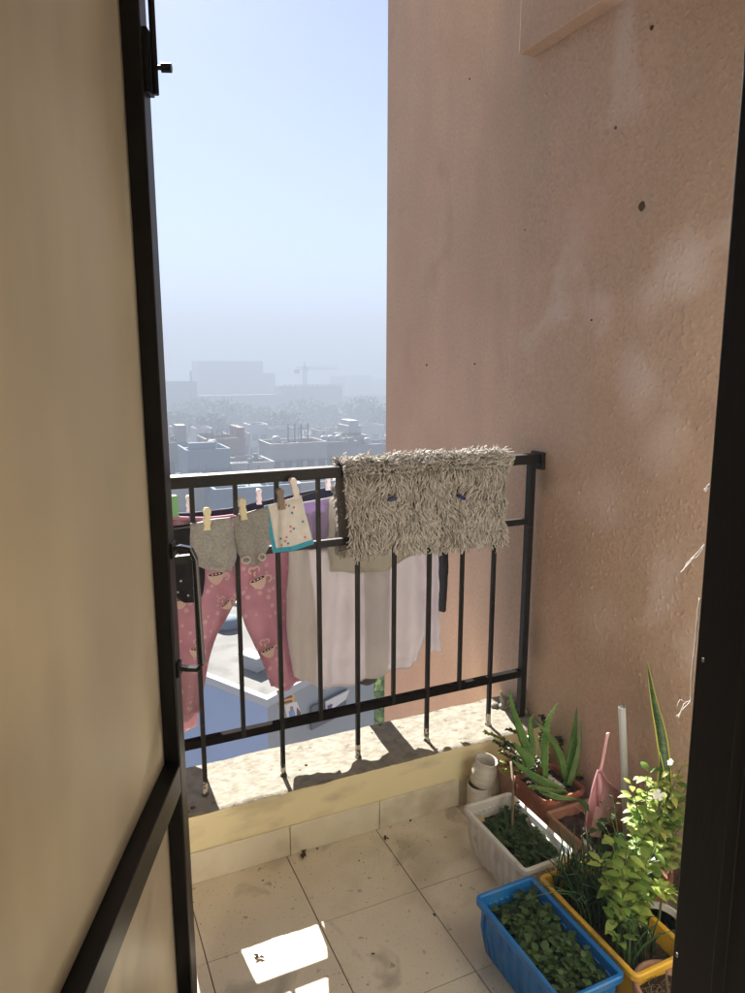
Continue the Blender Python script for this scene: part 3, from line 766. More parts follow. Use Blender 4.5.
# lavender top, pale sheer shirt, cream shirt
cloth('lavender_vest', [[(303,503),(316,501),(329,498)],[(303,525),(316,524),(329,522)],[(304,549),(316,550),(329,547)]], YO-.060, M['lavender'],
      'lavender vest half hidden between the handkerchief and cream shirt', 'vest', nu=20, nv=24, fold=.008, ffreq=2, seed=8)
LS, SH_ = cloth('long_shirt', [[(297,508),(340,497),(385,490),(428,484)],[(290,546),(335,545),(385,542),(429,538)],[(287,600),(334,604),(385,600),(431,592)],[(288,640),(330,648),(384,646),(428,628)],[(294,676),(330,688),(378,677),(418,662)]], YO-.030, M['sheer'],
      'long pale sheer shirt with a rounded hem, tinted lavender, longest garment on the line', 'shirt', nu=90, nv=60, fold=.013, ffreq=5, seed=9, wr=.003)
cloth('gauze_scarf', [[(424,484),(434,483),(442,482)],[(424,545),(433,545),(439,544)],[(426,600),(434,600),(439,600)],[(427,658),(434,652),(441,650)]], YO-.01, M['sheer'],
      'ragged strip of pale gauze hanging right of the long shirt', 'scarf', nu=14, nv=40, fold=.008, ffreq=1.5, seed=10)
CS, SC_ = cloth('cream_shirt', [[(322,499),(350,493),(380,489),(412,484)],[(326,540),(352,538),(382,534),(414,530)],[(329,571),(352,573),(384,570),(415,554)]], YO-.052, M['cream_cloth'],
      'short cream shirt hanging in front of the long pale shirt under the mat', 'shirt', nu=60, nv=30, fold=.008, ffreq=3, seed=11)
bt = empty('black_trousers', tuple(at(400,490,Y=YO+.09)), 'black trousers behind the pale shirt, one leg end showing at each side', 'trousers')
cloth('leg', [[(352,490),(366,488),(380,487)],[(354,600),(366,600),(377,600)],[(356,684),(366,685),(376,682)]], YO+.09, M['black_cloth'], nu=14, nv=30, parent=bt, fold=.005, ffreq=1, seed=13)
cloth('leg', [[(432,484),(441,483),(450,482)],[(434,550),(442,550),(449,549)],[(437,611),(443,612),(447,611)]], YO+.09, M['black_cloth'], nu=10, nv=30, parent=bt, fold=.005, ffreq=1, seed=14)
cloth('hips', [[(352,482),(400,479),(450,475)],[(352,520),(400,518),(450,515)]], YO+.088, M['black_cloth'], nu=20, nv=8, parent=bt, fold=.003, ffreq=2, seed=15)

def hem(S, u0, u1, v0, v1, par, mat, r=.0013, n=60):
    b = MB(); b.tube([S(u0+(u1-u0)*k/n, v0+(v1-v0)*k/n, .0012) for k in range(n+1)], r, 5); b.build('seam', mat, par, smooth=True)
hem(SH_, 0, 1, .985, .985, LS, M['sheer']); hem(SH_, .01, .01, 0, 1, LS, M['sheer']); hem(SC_, 0, 1, .97, .97, CS, M['cream_cloth']); hem(SC_, 0, 1, .93, .93, CS, M['cream_cloth'], .0007)
hem(S2, 0, 1, .965, .965, pj, M['pink']); hem(S3, 0, 1, .965, .965, pj, M['pink']); hem(S3, .03, .03, 0, 1, pj, M['pink'])
# pegs
peg(207, 521, YI-.016, M['ivory'], 'ivory peg on the left grey shorts', .05)
peg(243, 511, YI-.016, M['ivory'], 'ivory peg on the grey shorts with white cuffs', -.08)
peg(281, 501, YI-.010, M['brownpeg'], 'brown peg at the middle of the white handkerchief', -.1)
peg(295, 490, YI-.006, M['whitepeg'], 'white peg tilted at the right corner of the handkerchief', -.25)
peg(175, 508, YO-.01, M['greenpeg'], 'green peg beside the door edge on the outer line', 0, 1.4)
peg(189, 505, YO+.05, M['whitepeg'], 'small white peg on the navy trousers near the first bar', 0, 1.1)
peg(259, 498, YO+.05, M['whitepeg'], 'white peg on the navy trousers behind the second grey shorts', 0, 1.1)
peg(328, 484, YO+.05, M['whitepeg'], 'white peg at the right end of the navy trousers', 0, 1.1)

# ---- shaggy mat draped over the top rail
mt = empty('shaggy_mat', (.26, RY, tz1), 'shaggy grey-beige chenille mat draped over the top rail', 'mat')
mx0, mx1 = at(346,470,Y=RY-.03).x, at(506,460,Y=RY-.03).x
def mat_pt(u, s):       # s: -1 back hem .. 0 top .. 1 front hem
    x = mx0+(mx1-mx0)*u
    zt_ = tz1+.010; r = .030
    hem_f = .906 + .012*math.sin(u*5+1) - (.012 if u < .12 else 0); hem_b = .90+.015*math.sin(u*7)
    if abs(s) < .18:
        a = s/.18*math.pi/2; y = RY - r*math.sin(a); z = zt_ - r + r*math.cos(a)
    elif s > 0:
        t = (s-.18)/.82; y = RY-r-.004*math.sin(u*9)*t-.010*t+.006*math.sin(u*21+t*3); z = (zt_-r)*(1-t)+hem_f*t
    else:
        t = (-s-.18)/.82; y = RY+r+.012*t+.006*math.sin(u*17+2); z = (zt_-r)*(1-t)+hem_b*t
    x += .010*math.sin(z*9+u*3) - (.018*(1-u)-.01*u)*max(0, -.0+ (1.17-z))*.6 * -1 * (1 if s > 0 else -1) 
    return Vector((x, y, z))
b = MB(); nu, nv = 60, 60
g = [[mat_pt(i/nu, -1+2*j/nv) for j in range(nv+1)] for i in range(nu+1)]
cloth_mesh(b, g); solid(b.build('backing', M['mat_base'], mt, smooth=True), .004)
b = MB()
def strand(u, s, L, r=.0023):
    p = mat_pt(u, s); e = .01
    du = mat_pt(min(u+e,1), s)-mat_pt(max(u-e,0), s); ds = mat_pt(u, min(s+e,1))-mat_pt(u, max(s-e,-1))
    n = du.cross(ds).normalized()
    if (s > .15 and n.y > 0) or (s < -.15 and n.y < 0) or (abs(s) <= .15 and n.z < 0): n = -n
    ang = noise.noise((u*7, s*4, 0))*2.4 + random.gauss(0, .45)
    lat = math.sin(ang)
    if abs(s) < .2: tg = Vector((lat, -1.0*s*4, .15))
    else: tg = Vector((lat*.9, 0, -math.cos(ang*.6)))
    tg.normalize()
    k = random.uniform(.4, 1.5)
    pts = [p, p+n*.006*k+tg*.004, p+n*.010*k+tg*L*.45, p+n*(.008+.004*random.random())*k+tg*L*.8+Vector((random.uniform(-1,1)*.004,0,-.002)), p+n*.006*k+tg*L+Vector((random.uniform(-1,1)*.006,random.uniform(-1,0)*.003,-.004 if abs(s)>.2 else .004))]
    b.tube(pts, [r, r, r, r, r*.7], 4, cap=False)
for k in range(3900):
    strand(random.random(), random.uniform(.12, 1), random.uniform(.014, .026))
for k in range(1500):
    strand(random.random(), random.uniform(-.2, .2), random.uniform(.014, .024))
for k in range(700):
    strand(random.choice((random.uniform(0,.06), random.random())), random.uniform(-1, -.15), random.uniform(.018, .026))
b.build('pile', M['mat'], mt, smooth=True)
b = MB()   # loose threads at the lower right corner
for k in range(16):
    u = random.uniform(.9, 1); p = mat_pt(u, random.uniform(.6, 1)); q_ = [p]
    for i in range(7): q_.append(q_[-1]+Vector((random.uniform(-.005,.008), random.uniform(-.003,.002), -random.uniform(.002,.010))))
    b.tube(q_, .0006, 4)
b.build('loose_threads', M['thread'], mt)
for (px,py,tl,lb) in ((392,499,1.45,'navy peg end poking through the mat pile, left one'),(461,497,2.1,'navy peg end poking through the mat pile, right one')):
    c = at(px,py,Y=RY-.055); r = empty('clothes_peg', tuple(c), lb, 'clothes peg', 'navy pegs on the mat'); 
    b = MB(); b.local = True; d = Vector((math.sin(tl),0,math.cos(tl))); n = Vector((0,-1,0)); s_ = d.cross(n)
    for q_ in (-1,1):
        b.loft([[d*t*.015+s_*w_*a_+n*(b_*.003+q_*.004) for a_,b_ in ((-1,-1),(1,-1),(1,1),(-1,1))] for t, w_ in ((-1,.003),(-.5,.0055),(0,.0045),(.6,.006),(1,.003))], True, True)
    b.build('peg_halves', M['navypeg'], r, bevel=.0008)
for (px,py,mm,lb) in ((387,456,'navypeg','navy peg on top of the mat at its left part'),(421,452,'navypeg','navy peg on top of the mat near its middle'),(427,452,'ivory','ivory peg on top of the mat beside a navy one'),(445,453,'brownpeg','dark brown peg on top of the mat, furthest right')):
    c = at(px,py,Y=RY+.02)
    r = empty('clothes_peg', tuple(c), lb, 'clothes peg', 'pegs along the top of the mat')
    b = MB(); b.local = True
    for q_ in (-1,1):
        b.loft([[Vector((t*.012, q_*.005+w_*a_, .002*t+w_*b_)) for a_,b_ in ((-1,-1),(1,-1),(1,1),(-1,1))] for t, w_ in ((-1,.002),(-.4,.0035),(.2,.003),(1,.0035))], True, True)
    b.build('peg_halves', M[mm], r, bevel=.0006)

# ================================================================== PLANTERS
def rrect(x0,x1,y0,y1,r,n=6,m_=14):
    pts = []
    for (cx,cy,a0) in ((x1-r,y1-r,0),(x0+r,y1-r,90),(x0+r,y0+r,180),(x1-r,y0+r,270)):
        arc = [(cx+r*math.cos(R(a0+90*k/n)), cy+r*math.sin(R(a0+90*k/n))) for k in range(n+1)]
        pts.append(arc)
    out = []
    for k in range(4):
        out += pts[k]; a = pts[k][-1]; c = pts[(k+1)%4][0]
        for i in range(1, m_): t = i/m_; out.append((a[0]+(c[0]-a[0])*t, a[1]+(c[1]-a[1])*t))
    return out
def planter(root, x0,x1,y0,y1,h,mat,ribs=True,taper=.028,soil=.035,lip=.010,thick=.004,r=.018):
    m_ = 112 if ribs else 12
    def loop(off, z, rib=0):
        L_ = rrect(x0-off, x1+off, y0-off, y1+off, max(.004, r+off), 6, m_)
        cx, cy = (x0+x1)/2, (y0+y1)/2; out = []
        for i, (x, y) in enumerate(L_):
            if rib:
                k = rib*(.5+.5*math.copysign(abs(math.sin(i*math.pi/7))**.5, math.sin(i*math.pi/7)))
                d = Vector((x-cx, y-cy))
                if abs(d.x)/(x1-x0) > abs(d.y)/(y1-y0): x -= math.copysign(k, d.x)
                else: y -= math.copysign(k, d.y)
            out.append((x, y, z))
        return out
    b = MB(); rb = .0042 if ribs else 0
    b.loft([loop(-taper,.001), loop(-taper*.9,.004), loop(-taper*.8,.014,rb), loop(-taper*.45,h*.5,rb), loop(-lip-.004,h*.84,rb), loop(-lip-.001,h*.87), loop(-.002,h*.88), loop(0,h*.9), loop(0,h-.003), loop(-.003,h), loop(-.009,h), loop(-.0125,h-.003), loop(-lip-.006,h*.8), loop(-taper*.7-.005,h*.4), loop(-taper-.004,.01)], True, True)
    b.build('box', mat, root, smooth=False, bevel=0)
    # soil
    zs = h-soil; ins = lip+.007+taper*.15; b = MB(); n = 26; m2 = 40; vv = []
    for i in range(n+1):
        for j in range(m2+1):
            x = x0+ins+(x1-x0-2*ins)*i/n; y = y0+ins+(y1-y0-2*ins)*j/m2
            vv.append((x,y,zs+.006*noise.noise((x*40,y*40,3))+.004*noise.noise((x*120,y*120,3))))
    b.add(vv, [(i*(m2+1)+j,(i+1)*(m2+1)+j,(i+1)*(m2+1)+j+1,i*(m2+1)+j+1) for i in range(n) for j in range(m2)])
    b.build('soil', M['soil'], root, smooth=True)
    return zs

def herb_foliage(root, x0,x1,y0,y1,z,n,hmin,hmax,mat,lw,clump=.03,leaves=7,dens=None,name='foliage'):
    b = MB(); st = MB()
    for k in range(n):
        x = random.uniform(x0,x1); y = random.uniform(y0,y1)
        if dens and not dens(x,y): continue
        h = random.uniform(hmin,hmax)*(0.7+.6*noise.noise((x*25,y*25,8))+.2)
        lean = Vector((random.gauss(0,.25),random.gauss(0,.25),1)).normalized()
        base = Vector((x,y,z)); tip = base+lean*h
        st.tube([base, base.lerp(tip,.5)+Vector((random.gauss(0,.002),random.gauss(0,.002),0)), tip], [.0011,.0009,.0006], 4)
        for q in range(leaves):
            t = random.uniform(.3,1); p = base.lerp(tip,t); a = random.uniform(0,2*math.pi)
            d = Vector((math.cos(a),math.sin(a),random.uniform(-.1,.7)))
            L_ = lw*random.choice((.5,.7,.9,1.1,1.4))*random.uniform(.85,1.15)
            b.leaf(p, d, L_, L_*.72, random.uniform(.1,.5), seg=3, fold=random.uniform(-.1,.4), tip=2.2)
    b.build(name, mat, root, smooth=True); st.build('stems', M['stem'], root)

# white planter
wp = empty('planter', (.28,-.36,0), 'white ribbed plastic planter of small dark herbs below the parapet', 'planter')
z = planter(wp, .193,.371,-.515,-.203,.16,M['whiteplanter'], soil=.05)
herb_foliage(wp, .235,.345,-.49,-.25,z-.004,230,.025,.055,M['herb'],.014,leaves=9)
b = MB()
c = Vector((.225,-.235,z)); 
b.lathe([(.018,0),(.020,.01),(.012,.022)], (.232,-.245,z), n=6, close1=True)
b.build('sponge_lump', mat_('tan_lump', (.42,.32,.16), .9, (.50,.40,.22), 30), wp)
b = MB(); b.tube(resample([tuple(at(511,762,Y=-.17)), tuple(at(513,790,Y=-.25)), (.265,-.36,z-.01)], 10), [.0042]*11, 8)
tag(b.build('stick', M['wood'], smooth=True), 'thin brown stick standing in the white planter', 'stick')

# blue planter
bp_ = empty('planter', (.115,-.7,0), 'bright blue ribbed plastic planter of leafy seedlings at the bottom', 'planter')
z = planter(bp_, .026,.206,-.868,-.530,.16,M['blueplanter'], soil=.042)
herb_foliage(bp_, .065,.175,-.84,-.57,z-.004,260,.018,.05,M['mint'],.018,leaves=6)

# yellow planter with spring onions and a shrub
yp = empty('planter', (.3,-.71,0), 'yellow plastic planter of spring onions and a pale leafy shrub', 'planter')
z = planter(yp, .216,.392,-.884,-.541,.16,M['yellowplanter'], ribs=False, soil=.045)
b = MB()
for k in range(150):
    x = random.uniform(.245,.36); y = random.choice((random.uniform(-.70,-.56), random.uniform(-.84,-.56)))
    h = random.uniform(.09,.21); a = random.uniform(0,6.28); l = random.uniform(.15,.7)
    d = Vector((math.cos(a)*l, math.sin(a)*l, 0)); base = Vector((x,y,z))
    if random.random() < .35: d += Vector((-.5,-.1,0))
    pts = [base+d*h*t*t*.9+Vector((0,0,h*(t-.35*l*t*t*t))) for t in (0,.25,.5,.75,1)]
    b.tube(pts, [.0022,.0024,.0022,.0016,.0005], 5)
b.build('onion_leaves', M['onion'], yp, smooth=True)

def shrub(root, bases, leafmat, L, W, nleaf, name='foliage', stemname='stems', spread=.03, droop=.35, upb=.3, pair=True):
    b = MB(); st = MB()
    for pts in bases:
        P = resample(pts, 14); st.tube(P, [.0024-.0014*i/14 for i in range(15)], 6)
        for k in range(nleaf):
            t = .25+.75*(k+random.random()*.6)/nleaf; i = min(14, int(t*14)); p = P[i]
            a = k*2.4+random.uniform(-.5,.5)
            d = Vector((math.cos(a), math.sin(a), upb+random.uniform(-.3,.4)))
            if i >= 13: d = Vector((math.cos(a)*.7, math.sin(a)*.7, .7))
            s_ = random.uniform(.65,1.15)
            pet = p+d.normalized()*.007
            st.tube([p, pet], .0006, 3)
            b.leaf(pet, d, L*s_, W*s_, droop*random.uniform(.4,1.6), seg=4, fold=random.uniform(.05,.35))
    b.build(name, leafmat, root, smooth=True); st.build(stemname, M['stem'], root, smooth=True)
def stalk(px0,py0,Y0,px1,py1,Y1,bend=(0,0,0)):
    a = at(px0,py0,Y=Y0); c = at(px1,py1,Y=Y1); mid = a.lerp(c,.5)+Vector(bend); return [tuple(a),tuple(mid),tuple(c)]
base = (.33,-.74,z)
def br(px,py,Y): 
    c = at(px,py,Y=Y); bb = Vector(base)+Vector((random.uniform(-.02,.02),random.uniform(-.02,.02),0)); return [tuple(bb), tuple(bb.lerp(c,.55)+Vector((0,0,.02))), tuple(c)]
shrub(yp, [br(612,842,-.72),br(600,858,-.72),br(628,845,-.74),br(640,868,-.76),br(606,880,-.76),br(636,830,-.70),br(622,868,-.78),br(648,858,-.75),br(652,880,-.74),br(658,842,-.70),br(640,892,-.78)], M['lime'], .042,.022, 13, name='shrub_foliage', stemname='shrub_stems')
shrub(yp, [br(612,925,-.80),br(625,905,-.80),br(640,915,-.80),br(618,945,-.82)], M['lime'], .036,.021, 8, name='shrub_foliage', stemname='shrub_stems')

# aloe in terracotta trough
al = empty('potted_aloe', (.52,-.2,0), 'aloe with tall spiny leaves in a terracotta trough against the wall', 'potted plant')
z = planter(al, .436,.612,-.288,-.112,.15,M['terracotta'], ribs=False, soil=.02, taper=.02, lip=.006, r=.03)
def aloe_leaf(pts, w0, th):
    P = resample(pts, 16); b = MB(); loops = []
    side0 = None
    for i, p in enumerate(P):
        t = i/16; tg = (P[min(i+1,16)]-P[max(i-1,0)]).normalized()
        cam_dir = Vector((-.6,-.8,.1)); s = tg.cross(cam_dir).normalized(); n = s.cross(tg)
        w_ = 1.3*w0*(1-t)**.75*(.75+.6*min(1,t*3)) if t < 1 else .0004
        w_ = max(w_, .0005); h_ = th*(1-t*.8)
        loops.append([p+s*w_, p+s*w_*.55-n*h_*.5, p-n*h_*.75, p-s*w_*.55-n*h_*.5, p-s*w_, p-s*w_*.5+n*h_*.12, p-n*h_*.12, p+s*w_*.5+n*h_*.12])
        if 1 < i < 15:
            for sg in (1,-1):
                e = p+s*w_*sg; b.cur = 1
                b.add([e+tg*.0022, e-tg*.0022, e+s*sg*.0032+tg*.001, e-n*.0012], [(0,1,2),(1,3,2),(3,0,2)]); b.cur = 0
    b.loft(loops, True, True)
    b.build('leaf', [M['aloe'], M['yellowleaf']], al, smooth=True)
def AP(*ps): return [tuple(at(px,py,Y=Y)) for px,py,Y in ps]
aloe_leaf(AP((532,765,-.20),(523,738,-.19),(514,712,-.18),(509,689,-.17)), .011,.008)
aloe_leaf(AP((531,766,-.20),(532,745,-.19),(530,725,-.18),(534,712,-.18)), .008,.007)
aloe_leaf(AP((545,778,-.20),(545,750,-.19),(548,722,-.19),(558,703,-.19)), .009,.007)
aloe_leaf(AP((566,780,-.22),(560,755,-.22),(548,735,-.23),(534,720,-.24)), .009,.008)
aloe_leaf(AP((567,786,-.22),(571,760,-.21),(574,735,-.20),(577,707,-.20)), .012,.008)
aloe_leaf(AP((569,786,-.235),(575,765,-.24),(579,745,-.24),(580,720,-.24)), .009,.008)
aloe_leaf(AP((572,800,-.25),(550,786,-.27),(530,774,-.27),(512,760,-.25)), .015,.010)
aloe_leaf(AP((540,790,-.27),(555,797,-.29),(568,799,-.30),(582,800,-.30)), .009,.007)
aloe_leaf(AP((530,768,-.22),(527,758,-.21),(520,750,-.21),(514,742,-.2)), .012,.009)
aloe_leaf(AP((562,792,-.27),(545,790,-.29),(535,787,-.3),(527,786,-.3)), .008,.006)
# trailing small-leaved succulent behind it
jd = empty('trailing_succulent', tuple(at(515,745,Y=-.10)), 'small round-leaved succulent with yellow tips leaning over the parapet corner', 'plant')
b = MB(); st = MB(); b2 = MB()
for (pts, yl) in ((((540,772,-.14),(520,752,-.10),(503,740,-.07),(486,733,-.05)),1),(((540,772,-.14),(520,762,-.12),(508,757,-.12),(500,752,-.12)),0),(((540,772,-.14),(518,766,-.14),(506,765,-.14),(500,762,-.15)),1),
                  (((540,772,-.12),(530,745,-.08),(522,735,-.06),(508,730,-.05)),0),(((545,768,-.1),(540,740,-.07),(545,725,-.06),(541,716,-.05)),0),(((540,772,-.13),(525,770,-.15),(512,775,-.16),(503,770,-.17)),1),
                  (((560,770,-.12),(562,748,-.1),(560,740,-.1),(558,738,-.1)),0),(((575,780,-.2),(580,778,-.21),(578,776,-.22),(580,774,-.22)),1),(((545,772,-.12),(520,757,-.09),(506,748,-.06),(494,742,-.05)),0),(((545,772,-.14),(530,756,-.12),(515,746,-.1),(500,746,-.09)),0)):
    P = resample(AP(*pts), 22); st.tube(P, .0022, 5)
    for i in range(3, 23):
        for k in range(5):
            a = random.uniform(0,6.28); d = Vector((math.cos(a),math.sin(a),random.uniform(0,.8)))
            (b2 if (yl and i > 15 or random.random() < .16) else b).leaf(P[min(i,22)], d, random.uniform(.010,.016), .009, .1, seg=3, fold=.3, tip=2.4)
b.build('leaves', M['darkleaf'], jd, smooth=True); b2.build('yellow_leaves', M['yellowleaf'], jd, smooth=True); st.build('stems', M['stem'], jd, smooth=True)
b = MB(); b.lathe([(.045,0),(.055,.1),(.058,.1),(.058,.118),(.050,.118),(.047,.10)], (.50,-.055,0), n=28, close1=True); b.build('pot', M['palepot'], jd, smooth=False)

# brown trough in front of the aloe
bt2 = empty('planter', (.52,-.44,0), 'brown trough of bare soil between the aloe and pink dustpan', 'planter')
z = planter(bt2, .432,.610,-.60,-.296,.13,M['brownplanter'], ribs=False, soil=.03, taper=.02, lip=.006, r=.012)
b = MB()
for k in range(14):
    x = random.uniform(.46,.58); y = random.uniform(-.56,-.33); h = random.uniform(.03,.09)
    b.tube([(x,y,z),(x+random.gauss(0,.01),y+random.gauss(0,.01),z+h*.5),(x+random.gauss(0,.03),y+random.gauss(0,.03),z+h)], [.0014,.0012,.0005], 4)
tag(b.build('dry_stalks', mat_('dry_stalk', (.30,.27,.18), .8, (.16,.20,.08), 20), bt2), kind='stuff')

# stacked white jars in the corner
jr = empty('ceramic_jar', (.345,-.075,0), 'upright white pipe offcut carrying the stained jar', 'pipe piece')
b = MB(); c0 = at(478,790,Y=-.07); bx, by = c0.x+.006, -.068
b.lathe([(.040,.0),(.040,.112),(.036,.112),(.036,.02)], (bx,by,0), n=40, close1=True)
o = b.build('body', M['cup'], jr, smooth=False); o.name = 'body'
jr.name = 'pipe_offcut'
j2 = empty('jar', (bx+.004,by-.003,.113), 'stained white ceramic jar tilted, standing on the pipe offcut by the parapet', 'jar')
j2.rotation_euler = (R(7), R(8), 0)
b = MB(); b.local = True
b.lathe([(.030,.0),(.036,.004),(.040,.015),(.041,.05),(.039,.062),(.036,.070),(.0355,.084),(.038,.088),(.038,.091),(.034,.092),(.032,.086),(.032,.07),(.035,.05),(.034,.01)], n=44, close1=True)
b.build('body', M['cup'], j2, smooth=True)

# pink dustpan
dp = empty('dustpan', tuple(at(598,830,Y=-.42)), 'pink plastic dustpan leaning upright against the wall', 'dustpan')
YD = -.40
def dpt(px,py,o=0): p = at(px,py,Y=YD-o); return p
b = MB()
out_ = [(598,770),(602,772),(607,781),(619,791),(622,805),(612,822),(603,826),(594,834),(587,838),(586,822),(588,806),(592,790),(595,779)]
front = [dpt(*q_) for q_ in out_]; back = [p+Vector((0,.004,0)) for p in front]; n = len(out_)
b.add(front+back, [tuple(range(n)), tuple(range(2*n-1,n-1,-1))]+[(i,n+i,n+(i+1)%n,(i+1)%n) for i in range(n)])
b.build('pan', M['pinkplastic'], dp, bevel=.001)
b = MB()
for seq in (((598,770),(592,790),(588,806),(586,822),(587,838)), ((602,771),(607,781),(619,791),(622,805))):
    vv = []
    for q_ in seq: vv += [dpt(*q_), dpt(q_[0],q_[1],.03)]
    b.add(vv, [(2*i,2*i+1,2*i+3,2*i+2) for i in range(len(seq)-1)])
o = solid(b.build('side_wall', M['pinkplastic'], dp), .0025)
b = MB(); P = resample([dpt(600,772,.006),dpt(602,765,.008),dpt(605,748,.01),dpt(608,733,.012)], 10)
loops = []
for i, p in enumerate(P):
    w_ = .007; loops.append([p+Vector((w_,0,0)),p+Vector((0,-.004,0)),p+Vector((-w_,0,0)),p+Vector((0,.004,0))])
b.loft(loops, True, True); b.build('handle', M['pinkplastic'], dp, smooth=True)
b = MB(); b.tube([dpt(599,773,.008),dpt(600,790,.012),dpt(598,806,.010)], [.007,.008,.004], 8); b.build('spine', M['pinkplastic'], dp, smooth=True)
b = MB()
for seq in (((596,806),(592,826),(590,836),(600,838),(604,820),(601,808)),):
    f_ = [dpt(px,py,.034) for px,py in seq]; k_ = [p+Vector((0,.003,0)) for p in f_]; n = len(f_)
    b.add(f_+k_, [tuple(range(n)), tuple(range(2*n-1,n-1,-1))]+[(i,n+i,n+(i+1)%n,(i+1)%n) for i in range(n)])
b.build('scoop_lip', M['pinkplastic'], dp, bevel=.001)

# PVC pipe leaning in the pots
p0 = at(627,850,Y=-.47); p1 = at(622,707,Y=-.44)
b = MB(); d = (p1-p0); pb_ = p0-d*.25
n = 20; a = d.normalized().orthogonal().normalized(); c_ = d.normalized().cross(a); rr = .0105
def ring(p, r): return [p+(a*math.cos(2*math.pi*k/n)+c_*math.sin(2*math.pi*k/n))*r for k in range(n)]
b.loft([ring(pb_,rr), ring(p1,rr), ring(p1,rr*.78), ring(p1-d*.2,rr*.78)], True, True)
tag(b.build('plastic_pipe', M['pvc'], smooth=False), 'pale grey plastic pipe standing upright among the pots', 'pipe')

# snake plant pot, periwinkle pot, variegated pot (row against the wall)
sp = empty('snake_plant', (.56,-.72,0), 'snake plant with one tall yellow-edged leaf in a clay pot', 'potted plant')
b = MB(); b.lathe([(.048,0),(.060,.13),(.064,.13),(.064,.155),(.058,.155),(.055,.135),(.054,.12)], (.590,-.76,0), n=36, close1=True); b.build('pot', M['terracotta'], sp)
def sword(pts, w0, tw=0):
    P = resample(pts, 18); L1 = []; b = MB()
    for i, p in enumerate(P):
        t = i/18; w_ = w0*(.55+.9*t if t < .5 else 1.0)*max(.02, (1-max(0,(t-.45)/.55)**1.6))
        a = tw+1.2*t; s = Vector((math.cos(a), -math.sin(a), 0)); L1.append((p, s, w_))
    for (u0,u1,mi,off) in ((-.72,.72,0,0),(-1,-.72,1,0),(.72,1,1,0)):
        b.cur = mi; vv = []
        for p,s,w_ in L1:
            nrm = Vector((s.y,-s.x,0))
            vv += [p+s*w_*u0+nrm*(.25*w_*(abs(u0))), p+s*w_*(u0+u1)/2+nrm*(.25*w_*abs((u0+u1)/2)), p+s*w_*u1+nrm*(.25*w_*abs(u1))]
        b.add(vv, [f for i in range(18) for f in ((3*i,3*i+1,3*i+4,3*i+3),(3*i+1,3*i+2,3*i+5,3*i+4))])
    solid(b.build('leaf', [M['snake'], M['snake_edge']], sp, smooth=True), .002)
def XP(*ps): return [tuple(at(px,py,X=X)) for px,py,X in ps]
sword(XP((668,860,.575),(668,800,.57),(662,740,.58),(654,700,.585),(647,661,.59)), .016, .2)
sword(XP((664,860,.575),(662,800,.56),(662,770,.55),(660,752,.55)), .013, .8)

vn = empty('periwinkle', (.50,-.64,0), 'periwinkle with bright yellow-green leaves and white flowers beside the dark frame', 'potted plant')
b = MB(); b.lathe([(.050,0),(.066,.13),(.072,.13),(.072,.155),(.064,.155),(.060,.135)], (.50,-.63,0), n=36, close1=True); b.build('pot', M['terracotta'], vn)
b = MB(); b.lathe([(.0,.0),(.06,.0)], (.50,-.63,.132), n=20, close0=False); b.build('soil', M['soil'], vn)
base = (.50,-.63,.13)
shrub(vn, [br(645,800,-.60),br(655,810,-.62),br(665,790,-.61),br(640,815,-.60),br(660,830,-.64),br(672,805,-.63),br(632,800,-.58),br(650,825,-.62),br(668,818,-.64),br(645,840,-.64),br(680,800,-.65),br(655,850,-.66),br(684,825,-.67),br(678,845,-.67),br(690,790,-.67),br(686,865,-.69),br(668,860,-.67),br(648,770,-.59)], M['brightleaf'], .038,.024, 20)
shrub(vn, [br(672,762,-.63),br(682,765,-.65),br(645,785,-.60),br(630,778,-.58),br(676,780,-.64),br(690,780,-.66),br(662,775,-.62)], M['yellowleaf'], .032,.016, 14, name='young_foliage')
def flower(px,py,Y,r,nrm):
    b = MB(); c = at(px,py,Y=Y); n = Vector(nrm).normalized(); a = n.orthogonal().normalized(); d2 = n.cross(a)
    for k in range(5):
        an = k*1.2566; dr = a*math.cos(an)+d2*math.sin(an); sd_ = n.cross(dr)
        pts = [c, c+dr*r*.45+sd_*r*.28, c+dr*r*.9+sd_*r*.42+n*.001, c+dr*r*1.05+n*.0005, c+dr*r*.9-sd_*r*.42+n*.001, c+dr*r*.45-sd_*r*.28]
        b.add(pts, [tuple(range(6))])
    b.build('flower', M['petal'], vn)
flower(658,795,-.655,.014,(-.6,-.8,.4)); flower(670,762,-.66,.009,(-.2,-.9,.1))

vg = empty('variegated_plant', (.44,-.86,0), 'low rosette of lime and yellow striped leaves in a pale pot at the dark frame', 'potted plant')
cx, cy = at(660,905,X=.43).x, at(660,905,X=.43).y
b = MB(); b.lathe([(.045,0),(.058,.10),(.062,.10),(.062,.12),(.055,.12),(.052,.105)], (cx,cy,0), n=36, close1=True); b.build('pot', M['whiteplanter'], vg)
b = MB(); b.lathe([(.0,.0),(.053,.0)], (cx,cy,.105), n=20, close0=False); b.build('soil', M['soil'], vg)
b = MB()
hub = at(662,893,Y=cy-.01)
st = MB(); st.tube([(cx,cy,.10), tuple(hub)], .003, 6); st.build('stem', M['stem'], vg)
for k in range(26):
    a = k*2.4; e = .2+.9*(k/26)
    b.leaf(hub+Vector((0,0,.010*k/26)), (math.cos(a),math.sin(a),e), .044*(1.1-.4*k/26), .015, .25, seg=5, fold=.3)
b.build('leaves', mat_('variegated_leaf', (.16,.28,.04), .5, (.50,.55,.14), 160, island=.3, ramp=(.35,.65), trans=.35), vg, smooth=True)

